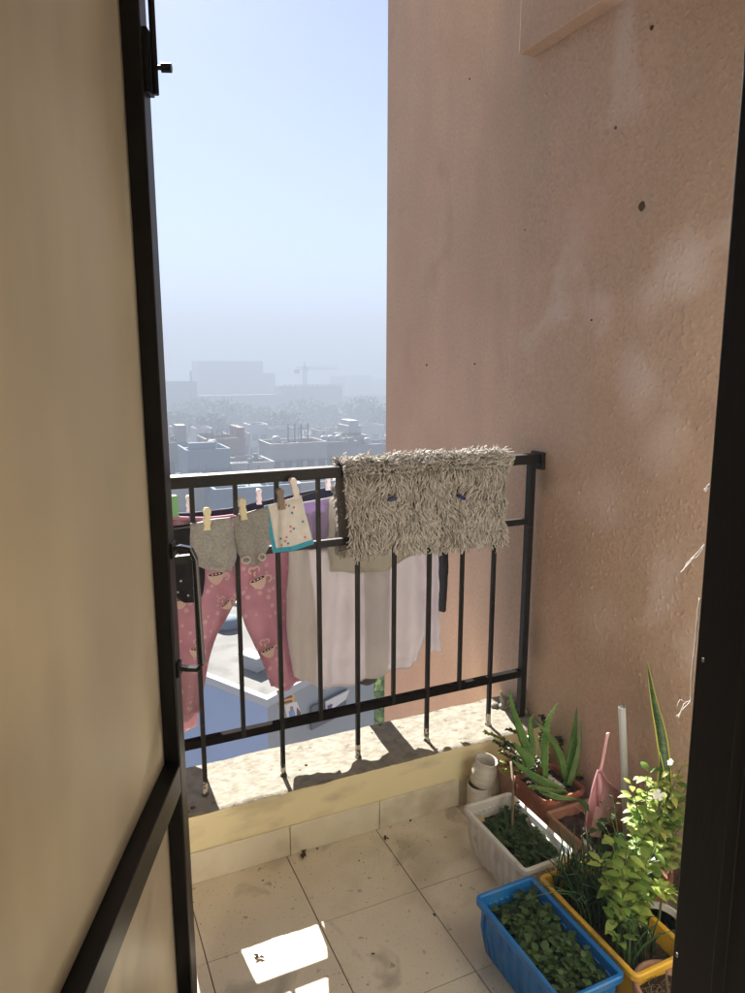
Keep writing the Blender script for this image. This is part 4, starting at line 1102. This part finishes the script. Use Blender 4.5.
# dark broad leaves filling between the shrub and the wall
fl = empty('broad_leaved_plant', (.50,-.52,0), 'dark broad-leaved plant between the pipe and the pale shrub', 'potted plant')
b = MB(); b.lathe([(.026,0),(.030,.12),(.032,.12),(.032,.14),(.028,.14),(.026,.12)], (.420,-.620,0), n=32, close1=True); b.build('pot', M['terracotta'], fl)
base = (.420,-.620,.12)
shrub(fl, [br(632,860,-.64),br(648,880,-.68),br(640,850,-.6),br(606,828,-.55),br(590,812,-.52),br(620,850,-.62),br(655,860,-.7)], M['darkleaf'], .055,.026, 7)
# small thyme-like sprig by the dustpan
base = (.455,-.62,.12)
shrub(fl, [br(612,795,-.55),br(604,800,-.54)], M['mint'], .020,.009, 7, name='sprig_foliage', stemname='sprig_stems')

# round clay pot at the bottom right
rp_ = empty('round_pot', (.33,-.95,0), 'round pale clay pot of dry roots at the bottom edge by the dark frame', 'potted plant')
pc = at(668,990,Z=.13)
b = MB(); b.lathe([(.050,0),(.064,.11),(.064,.112),(.073,.114),(.075,.125),(.073,.138),(.066,.140),(.061,.134),(.058,.115)], (pc.x,pc.y,0), n=48, close1=True); b.build('pot', M['palepot'], rp_, smooth=True)
b = MB(); b.lathe([(.0,.004),(.03,.006),(.058,.0)], (pc.x,pc.y,.116), n=24, close0=False); b.build('soil', M['soil'], rp_)
b = MB()
for k in range(60):
    a = random.uniform(0,6.28); r = random.uniform(0,.05); x, y = pc.x+math.cos(a)*r, pc.y+math.sin(a)*r
    a2 = random.uniform(0,6.28); l = random.uniform(.01,.035)
    b.tube([(x,y,.119),(x+math.cos(a2)*l*.5,y+math.sin(a2)*l*.5,.124+random.uniform(0,.008)),(x+math.cos(a2+.5)*l,y+math.sin(a2+.5)*l,.120)], .0009, 4)
b.tube([(pc.x,pc.y,.12),(pc.x-.004,pc.y+.003,.15),(pc.x-.002,pc.y+.006,.175)], [.004,.003,.002], 6)
b.build('dry_roots', M['wood'], rp_)

# leaf litter on the floor
for k, (px,py,s,lb) in enumerate(((207,957,0,''),(303,855,.012,'dark crumpled leaf on the floor at the parapet joint'),(318,849,.006,'small dry leaf right of the crumpled one by the parapet'),(385,839,.007,'dry leaf on the floor below the parapet, near the second joint'),(410,822,.006,'dry leaf on the floor farthest right by the parapet'),(436,916,.006,'dry leaf on the joint crossing mid floor'),(191,916,.007,'dry leaf on the floor beside the door edge'),(260,958,.008,'dry leaf lying in the sunlit patch'),(371,955,.005,'dry leaf right of the sunlit patch'),(262,882,.004,'tiny dry leaf on the left floor tile'),(360,861,.004,'tiny dry leaf on the middle floor tile'),(461,885,.004,'tiny dry leaf left of the white planter'))):
    if not s: continue
    p = at(px,py,Z=.0); b = MB()
    for q_ in range(3 if s > .006 else 1):
        a = random.uniform(0,6.28); b.leaf(p+Vector((random.gauss(0,s*.3),random.gauss(0,s*.3),.0015)), (math.cos(a),math.sin(a),.25), s*2, s*1.1, .1, seg=4, fold=.7)
    tag(solid(b.build('dry_leaf', M['debris']), .0006), lb, 'dry leaf', 'dry leaves on the balcony floor')
b = MB()
for k in range(170):
    x = random.uniform(-.7,.6); y = -abs(random.gauss(0,.28))-.005; r = random.uniform(.0006,.0018)
    if y < -.9: continue
    b.lathe([(r,0),(r*.6,r*.7)], (x,y,.0005), n=5, close1=True)
tag(b.build('grit', M['debris']), 'fine dark grit scattered over the floor tiles', 'grit', kind='stuff')

# frayed white threads at the dark frame
def thread(paths, label):
    b = MB()
    for pts, r in paths:
        P = resample([tuple(at(px,py,Y=JY+.01)) for px,py in pts], 26)
        P = [p+Vector((random.gauss(0,.0004),0,random.gauss(0,.0004))) for p in P]
        b.tube(P, r, 5)
    tag(b.build('thread', M['thread'], smooth=True), label, 'thread', 'frayed threads on the dark frame')
thread([(((700,598),(697,620),(695,645),(692,670),(691,694),(691,702)),.0010),(((691,700),(684,704),(680,713),(676,716)),.0006),(((690,702),(682,710),(678,718)),.0005),(((686,703),(680,700),(677,706)),.0004)], 'long white thread hanging down the edge of the dark frame')
thread([(((704,545),(698,552),(692,558),(685,566)),.0007),(((697,553),(690,562),(681,572)),.0005),(((703,548),(697,556),(686,563)),.0004)], 'short forked white thread on the frame edge above the long one')
thread([(((709,484),(706,488),(704,490)),.0007),(((708,488),(705,492)),.0005),], 'topmost tiny white thread on the edge of the dark frame')

# ================================================================== NEIGHBOUR HOUSE
ZN = -3.2
C0 = at(266.9,698,Z=ZN); A0 = at(204.9,671,Z=ZN); B0 = at(302,677.6,Z=ZN)
da = (A0-C0); da.z = 0; da.normalize(); db = (B0-C0); db.z = 0; db.normalize()
db_perp = Vector((da.y,-da.x,0)); 
if db_perp.dot(db) < 0: db_perp = -db_perp
db = (db+db_perp).normalized(); da2 = Vector((-db.y,db.x,0)); da = da2 if da2.dot(da) > 0 else -da2
gp = at(374,690,Y=C0.y)          # where the grey wall ends to the right
# width along db so that its far end is seen there
def hit(px, O, D):
    d = at(px,700,Z=ZN)-CAM; d.z = 0; o_ = Vector((CAM.x,CAM.y,0)); O = Vector((O.x,O.y,0))
    # o_+d*s = O+D*t
    den = d.x*(-D.y)+d.y*D.x; w_ = O-o_
    return (d.x*(-w_.y)+d.y*w_.x)/den*1.0
t_ = abs(hit(374, C0, db)); 
WB = t_ if 1 < t_ < 40 else 6
LA = 14
nb = empty('neighbour_house', (C0.x, C0.y, GZ), 'flat-roofed house below with one pale blue side and one grey side', 'house', rz=math.atan2(db.y, db.x))
# local x along db (grey side), local +-y along da
sgn = 1 if Vector((-db.y,db.x,0)).dot(da) > 0 else -1
H = ZN-GZ
def nbox(x0,x1,y0,y1,z0,z1,name,mat,par=nb):
    b = MB(); b.local = True; ya, yb_ = sorted((y0*sgn, y1*sgn)); b.box(x0,x1,ya,yb_,z0,z1); return b.build(name, mat, par)
b = MB(); b.local = True
y0, y1 = sorted((0, LA*sgn))
for mi, face in ((0,'side'),(1,'front')):
    pass
b.cur = 1; b.add([(0,0,0),(WB,0,0),(WB,0,H-.12),(0,0,H-.12)], [(0,1,2,3)]); b.add([(WB,0,0),(WB,LA*sgn,0),(WB,LA*sgn,H-.12),(WB,0,H-.12)], [(0,1,2,3)])
b.cur = 0; b.add([(0,0,0),(0,LA*sgn,0),(0,LA*sgn,H-.12),(0,0,H-.12)], [(0,1,2,3)]); b.add([(0,LA*sgn,0),(WB,LA*sgn,0),(WB,LA*sgn,H-.12),(0,LA*sgn,H-.12)], [(0,1,2,3)])
b.build('wall', [M['bluewall'], M['greywall']], nb)
nbox(0,WB,0,LA,H-.12,H-.06,'roof',M['concrete'])
b = MB(); b.local = True
for (x0,x1,ya,yb_) in ((-.04,WB+.04,-.04,.06),(-.04,.06,.06,LA),(WB-.06,WB+.04,.06,LA)):
    p_, q_ = sorted((ya*sgn,yb_*sgn)); b.box(x0,x1,p_,q_,H-.12,H)
b.build('coping', M['whitetrim'], nb)
# objects on the roof
def nw(px,py): p = at(px,py,Z=ZN-.06); return p
p = nw(253,668); o = empty('roof_box', tuple(p), 'small grey block on the near edge of the pale roof', 'block', rz=nb.rotation_euler.z)
b = MB(); b.local = True; b.box(-.11,.11,-.2,.2,0,.22); b.build('block', M['greywall'], o, bevel=.02)
b = MB(); b.local = True; b.box(-.12,.12,-.21,.21,.22,.24); b.build('cap', M['whitetrim'], o)
p = nw(228,627); o = empty('water_tank', tuple(p), 'blue-grey water tank lying on the neighbouring roof', 'water tank')
b = MB(); b.lathe([(.2,0),(.23,.02),(.23,.12),(.19,.18),(.07,.2)], (p.x,p.y,p.z), n=24, close1=True); b.build('tank', M['citywall4'], o, smooth=True)
nbox(.6,WB-.5,5.2,5.4,H-.06,H+.35,'divider_wall',M['greywall'])
# posters and signboard on the grey side
def on_front(px, py):       # point on the plane of the grey wall
    nrm = Vector((-db.y,db.x,0)); d = at(px,py,Z=ZN)-CAM; t = (Vector((C0.x,C0.y,0))-Vector((CAM.x,CAM.y,0))).dot(nrm)/d.dot(nrm); return CAM+d*t
out = -da
def quad(px_pts, off, name, mat, par, th=.01):
    b = MB(); f_ = [on_front(*q_)+out*off for q_ in px_pts]; k_ = [p+out*-th for p in f_]; n = len(f_)
    b.add(f_+k_, [tuple(range(n)), tuple(range(2*n-1,n-1,-1))]+[(i,n+i,n+(i+1)%n,(i+1)%n) for i in range(n)])
    return b.build(name, mat, par)
ps = empty('poster', tuple(on_front(288,706)), 'orange-headed poster with a standing figure, pasted on the grey side of the house', 'poster')
pt_y = mat_('poster_orange', (.62,.36,.08), .7); pt_w = mat_('poster_white', (.62,.60,.58), .7); pt_b = mat_('poster_blue', (.16,.26,.40), .7); pt_d = mat_('poster_dark', (.14,.06,.05), .7); pt_s = mat_('poster_skin', (.30,.18,.12), .7)
quad([(276,690),(293,686),(294,702),(278,706)], .015, 'header', pt_y, ps)
quad([(284,705),(296,701),(302,716),(287,719)], .015, 'sheet', pt_w, ps)
for y_ in (691,697,701.5): quad([(278,y_+1.2),(291,y_-2),(291.3,y_+.2),(278.3,y_+3.4)], .022, 'text_line', pt_d, ps)
quad([(288,711),(293,709.5),(295,717),(289,718)], .022, 'figure_shirt', pt_b, ps)
quad([(289.2,706.5),(292,706),(292.5,709.6),(289.8,710.2)], .022, 'figure_head', pt_s, ps)
quad([(296,707),(300,712),(300,715),(296,716)], .022, 'side_print', pt_d, ps)
sg = empty('signboard', tuple(on_front(325,710)), 'slanted dark grey board on the grey house wall with a cloth tucked behind', 'board')
quad([(309,706),(344,688),(343,712),(309,729)], .06, 'board', mat_('dark_board', (.07,.08,.09), .6, (.10,.11,.12), 3), sg, .03)
bn = empty('banner', tuple(on_front(330,700)), 'white and violet cloth banner lying over the dark board', 'banner')
quad([(321,700),(345,688),(341,698),(322,711)], .10, 'cloth', pt_w, bn, .02)
quad([(322,704),(327,702),(324,712)], .12, 'blue_corner', mat_('violet', (.05,.05,.20), .7), bn, .01)
# foliage seen between the grey wall and the pink wall
def crown(b, c, r, n, L, seed=0):
    rnd = random.Random(seed)
    for k in range(n):
        d = Vector((rnd.gauss(0,1),rnd.gauss(0,1),rnd.gauss(0,1))).normalized()
        rr = (.45+.55*rnd.random())*(1+.45*noise.noise(d*1.8+Vector((seed,0,0))))
        p = Vector(c)+Vector((d.x*r[0],d.y*r[1],d.z*r[2]))*rr
        a = Vector((rnd.gauss(0,1),rnd.gauss(0,1),rnd.gauss(0,1))).normalized()*L*rnd.uniform(.6,1.3); bb = a.orthogonal().normalized()*L*rnd.uniform(.4,.8)
        b.add([p-a,p-bb,p+a,p+bb], [(0,1,2,3)])
def tree(name, c, r, label, n=350, L=.3, mat='treefar', group=None, seed=0, cat='tree'):
    t = empty(name, (c[0],c[1],GZ), label, cat, group)
    b = MB(); zb = c[2]-r[2]*.4
    b.tube([(c[0],c[1],GZ),(c[0]+.2,c[1],(GZ+zb)/2),(c[0],c[1],zb)], [max(.12,r[0]*.09),max(.1,r[0]*.07),max(.06,r[0]*.04)], 7)
    for k in range(4):
        a = k*1.6; b.tube([(c[0],c[1],zb-r[2]*.3),(c[0]+math.cos(a)*r[0]*.5,c[1]+math.sin(a)*r[1]*.5,c[2])], [r[0]*.035+.03,.03], 5)
    b.build('trunk', M['bark'], t)
    b = MB(); crown(b, c, r, n, L, seed); b.build('crown', M[mat], t)
    return t
p = at(379,700,Y=14); tree('tree', (p.x+.2,15,p.z-2), (1.1,1.5,4.2), 'narrow green tree showing beside the pink wall edge, left of it', n=6000, L=.14, mat='lime', seed=3)

# ================================================================== CITY
def city(px0, px1, ytop, D, mat, label, cat='building', depth=None, rows=3, cols=4, name='city_building', z1=None, win=True, rot=0.0, parapet=True, group='hazy buildings of the city beyond'):
    p0 = at(px0, ytop, Y=D); p1 = at(px1, ytop, Y=D); z = p0.z; wdt = p1.x-p0.x; dp_ = depth or max(6, wdt*.5)
    c = ((p0.x+p1.x)/2, D+dp_/2)
    r = empty(name, (c[0], c[1], GZ), label, cat, group); r.rotation_euler = (0,0,rot)
    h = z-GZ
    b = MB(); b.local = True; b.box(-wdt/2,wdt/2,-dp_/2,dp_/2,0,h); b.build('wall', mat, r)
    if parapet:
        b = MB(); b.local = True; t = .2
        b.box(-wdt/2-.1,wdt/2+.1,-dp_/2-.1,-dp_/2+t,h,h+.55); b.box(-wdt/2-.1,wdt/2+.1,dp_/2-t,dp_/2+.1,h,h+.55)
        b.box(-wdt/2-.1,-wdt/2+t,-dp_/2+t,dp_/2-t,h,h+.55); b.box(wdt/2-t,wdt/2+.1,-dp_/2+t,dp_/2-t,h,h+.55)
        b.build('roof_parapet', mat, r)
    if win:
        for i in range(cols):
            for j in range(rows):
                x = -wdt/2+wdt*(i+.5)/cols; zz = h-1.2-3.1*(j+.5)
                b = MB(); b.local = True; ww = min(.8, wdt/cols*.3); b.box(x-ww,x+ww,-dp_/2-.05,-dp_/2+.0,zz-.7,zz+.7)
                b.box(x-ww-.15,x+ww+.15,-dp_/2-.5,-dp_/2,zz+.75,zz+.85)
                b.build('window', M['cityglass'], r)
    if D < 200:
        rn = random.Random(int(px0*7+D)); b = MB(); b.local = True
        for k in range(9):
            x = rn.uniform(-.42,.42)*wdt; y = rn.uniform(-.42,.42)*dp_; q = rn.random()
            if q < .4: s_ = rn.uniform(.15,.6); b.box(x-s_,x+s_,y-s_*.7,y+s_*.7,h,h+rn.uniform(.3,1.1))
            elif q < .75: b.box(x-.04,x+.04,y-.04,y+.04,h,h+rn.uniform(1.2,2.6))
            else: b.box(x-1.1,x+1.1,y-.05,y+.05,h+.2,h+rn.uniform(.5,1.0))
        tag(b.build('roof_clutter', M['citywall3'] if rn.random() < .4 else M['citywall2'], r), kind='stuff')
    return r, h, wdt, dp_
def add_tank(r, x, y, h, s=1.0, mat='tank'):
    b = MB(); b.local = True
    b.lathe([(.75*s,0),(.8*s,.1*s),(.8*s,1.3*s),(.5*s,1.6*s),(.15*s,1.65*s)], (x,y,h), n=16, close1=True); b.build('water_tank', M[mat], r, smooth=True)
def frame_posts(r, x0,x1,y,h,n,ht,w_=.12, bar=True):
    b = MB(); b.local = True
    for i in range(n):
        x = x0+(x1-x0)*i/(n-1); b.box(x-w_/2,x+w_/2,y-w_/2,y+w_/2,h,h+ht)
    if bar: b.box(x0,x1,y-w_/3,y+w_/3,h+ht*.75,h+ht*.75+w_*.6)
    b.build('roof_frame', M['cityglass'], r)

r,h,wd,dp2 = city(165,187,447,88,M['citywall2'],'grey block with a stair tower at the far left behind the door edge',cols=2)
b = MB(); b.local = True; b.box(.2,wd/2,-dp2/2,-dp2/2+2.5,h,h+2.6); b.build('stair_tower', M['citywall'], r)
r,h,wd,dp2 = city(187,230,455,80,M['citywall4'],'blue-sided building with a flat roof behind the top rail at the left',cols=4)
b = MB(); b.local = True; b.box(-wd/2+.3,wd/2-1.6,-dp2/2+.3,-dp2/2+1.0,h,h+1.3); b.build('roof_room', M['citywall4'], r); add_tank(r,wd/2-1.4,0,h,.8)
r,h,wd,dp2 = city(206,245,443,98,M['citywall3'],'unfinished brick building with bare rods on its roof',cols=3)
frame_posts(r,-wd/2+.2,wd/2-.2,-dp2/2+.3,h,8,1.9,.08,False)
b = MB(); b.local = True; b.box(wd/2-.9,wd/2,-dp2/2,dp2/2-.5,h,h+2.0); b.build('stair_tower', M['citywall3'], r)
r,h,wd,dp2 = city(271,327,448,92,M['citywall'],'pale building with a white parapet and a thin roof frame',cols=5)
frame_posts(r,-wd*.08,wd*.28,0,h,4,3.0,.14,True); add_tank(r,-wd*.3,0,h,.8); b = MB(); b.local=True; b.box(-wd/2-2.2,-wd/2-.1,-dp2/2,dp2/2,h-4,h-2.0); b.build('terrace', M['citywall2'], r)
r,h,wd,dp2 = city(325,357,446,95,M['citywall2'],'grey flat roof carrying three round white tanks',cols=3)
for x in (-.3,-.1,.15): add_tank(r,wd*x,0,h,.75)
r,h,wd,dp2 = city(347,367,439,104,M['citywall'],'white roof room carrying a boxed tank, near the pink wall edge',cols=2)
b = MB(); b.local = True; b.box(-wd*.4,wd*.25,-dp2/2+.4,dp2/2-1,h+.9,h+2.1); b.box(-wd*.3,wd*.15,-dp2/2+.6,dp2/2-1.4,h+2.1,h+2.9); b.build('tank_box', M['tank'], r)
r,h,wd,dp2 = city(364,400,448,100,M['citywall2'],'low grey building meeting the pink wall edge',cols=3); add_tank(r,-wd*.2,0,h,.8)
r,h,wd,dp2 = city(232,274,468,84,M['citywall'],'low white building between the brick one and the framed roof',cols=4)
r,h,wd,dp2 = city(165,215,492,60,M['citywall'],'nearest pale block below the top rail at the left',cols=5)
r,h,wd,dp2 = city(215,300,496,56,M['citywall4'],'pale blue block low behind the navy trousers',cols=7)
r,h,wd,dp2 = city(300,392,488,66,M['citywall'],'pale block low behind the right half of the washing',cols=7)
for (a,b_,yt,D,mm,lb) in ((150,172,430,140,'citywall','white low block farthest left in the middle distance'),(250,268,427,170,'tank','small white roof in the middle distance'),(320,350,433,150,'citywall','row of low roofs left of the boxed tank'),(228,250,437,135,'citywall2','grey low block in the middle distance behind the brick one'),(196,212,431,160,'citywall','small pale house left of the brick building'),(272,296,431,165,'citywall2','small grey house behind the framed roof'),(352,384,428,180,'citywall','long pale roof beyond the boxed tank')):
    city(a,b_,yt,D,M[mm],lb,rows=2,cols=2)
far = 'far towers fading in the haze'
r,h,wd,dp2 = city(198,263,361,420,M['citywall2'],'large slab tower, tallest in the haze',win=False,group=far,depth=20,parapet=False)
city(262,275,373,425,M['citywall2'],'lower step at the right end of the slab tower',win=False,group=far,depth=20,parapet=False)
city(160,197,383,300,M['citywall2'],'flat dark block left of the slab tower',win=False,group=far)
r,h,wd,dp2 = city(283,342,388,330,M['citywall3'],'building under construction beneath the crane',win=False,group=far)
frame_posts(r,-wd/2+1,wd/2-1,-dp2/2+1,h,11,1.8,.35,True)
city(200,286,397,320,M['citywall2'],'long low building in front of the slab tower',win=False,group=far)
city(333,347,376,520,M['citywall2'],'slim distant tower right of the crane',win=False,group=far,parapet=False)
city(352,372,375,540,M['citywall2'],'distant tower pair near the pink wall, left one',win=False,group=far,parapet=False)
city(371,392,379,560,M['citywall2'],'distant tower pair near the pink wall, right one',win=False,group=far,parapet=False)
city(345,392,398,350,M['citywall2'],'low far building right of the crane at the wall edge',win=False,group=far)
# tower crane
cp = at(305,388,Y=335); ct = at(305,366,Y=335); j0 = at(296,369.5,Y=335); j1 = at(338,368.5,Y=335)
cn = empty('tower_crane', (cp.x,cp.y,GZ), 'tower crane standing over the building under construction', 'crane')
b = MB()
for (dx,dy) in ((-.7,-.7),(.7,-.7),(.7,.7),(-.7,.7)): b.tube([(cp.x+dx,cp.y+dy,GZ),(cp.x+dx,cp.y+dy,ct.z)], .16, 4)
z_ = GZ
while z_ < ct.z-1.5:
    b.tube([(cp.x-.7,cp.y-.7,z_),(cp.x+.7,cp.y-.7,z_+1.5)], .1, 4); b.tube([(cp.x+.7,cp.y+.7,z_),(cp.x-.7,cp.y+.7,z_+1.5)], .1, 4); z_ += 1.5
b.build('mast', M['crane'], cn)
b = MB()
for dz, dy in ((0,-.5),(0,.5),(1.1,0)): b.tube([(j0.x,cp.y+dy,j0.z+dz),(j1.x,cp.y+dy,j1.z+dz)], .16, 4)
x_ = j0.x
while x_ < j1.x-1: b.tube([(x_,cp.y-.5,j0.z),(x_+.8,cp.y,j0.z+1.1),(x_+1.6,cp.y-.5,j0.z)], .09, 4); x_ += 1.6
b.build('jib', M['crane'], cn)
b = MB(); ap = Vector((cp.x,cp.y,ct.z+2.0))
b.tube([(cp.x,cp.y,ct.z-1),tuple(ap)], .25, 5); b.tube([tuple(ap),(j1.x-3,cp.y,j1.z+1.1)], .07, 4); b.tube([tuple(ap),(j0.x,cp.y,j0.z+1.1)], .07, 4); b.build('apex', M['crane'], cn)
b = MB(); b.box(j0.x-.8,j0.x+1.6,cp.y-.8,cp.y+.8,j0.z-2,j0.z); b.build('counterweight', M['citywall2'], cn)
b = MB(); b.box(cp.x-.5,cp.x+1.2,cp.y-1.6,cp.y-.4,ct.z-2.4,ct.z-.6); b.build('cab', M['citywall'], cn)
mp_ = at(191,376,Y=300); b = MB(); b.tube([(mp_.x,mp_.y,GZ),(mp_.x,mp_.y,mp_.z+2)], .5, 8); tag(b.build('mast', M['citywall2']), 'thin mast at the right corner of the flat dark block', 'mast')
# trees
k = 0
TL = ['round tree mass below the slab tower', 'tree mass below the crane building', 'tall round tree near the pink wall in the haze', 'small tree at the pink wall edge', 'low tree left of the middle-distance roofs', 'tree right of the round tree mass', 'dark tree above the brick building', 'wide low tree between the two crane-side blocks', 'tree behind the white low block at the left', 'small tree above the small white roof', 'tree standing before the flat dark block', 'low tree above the framed roof']
for (px,py,D,rx,rz) in ((221,418,230,9,7),(300,412,260,9,6),(361,411,240,8,5.5),(379,419,215,5,5),(178,424,200,7,4),(243,415,250,7,5),(212,428,180,5,4),(325,415,250,8,5),(186,414,260,7,5),(262,418,240,6,4),(200,406,285,7,4),(285,424,200,7,4)):
    p = at(px,py,Y=D); tree('tree', (p.x,p.y,p.z-rz*.1), (rx,rx*.8,rz), TL[k], n=900, L=.8, group='trees fading in the haze', seed=k+20); k += 1
# far-off greenery that reads as one mass
b = MB(); rnd = random.Random(5)
for k in range(240):
    D = rnd.uniform(150,520); x = rnd.uniform(-.05,.62)*D; r = rnd.uniform(3,7)
    crown(b, (x,D,GZ+r*.8), (r*1.4,r,r*.9), 45, .9, k)
tag(b.build('far_woodland', M['treefar']), 'hazy treetops and scrub across the far plain', 'woodland', kind='stuff')

# ================================================================== HAZE
hm = bpy.data.materials.new('haze_air'); hm.use_nodes = True; nt = hm.node_tree; nt.nodes.clear()
pv = nt.nodes.new('ShaderNodeVolumePrincipled'); pv.inputs['Color'].default_value = (.325,.372,.455,1)
pv.inputs['Density'].default_value = .0048; pv.inputs['Anisotropy'].default_value = 0.0
mo = nt.nodes.new('ShaderNodeOutputMaterial'); nt.links.new(pv.outputs[0], mo.inputs['Volume'])
b = MB(); b.box(-3600,3600,-700,5100,GZ-1.5,60); tag(b.build('haze', hm), 'pale blue morning haze over the whole city', 'haze', kind='stuff')
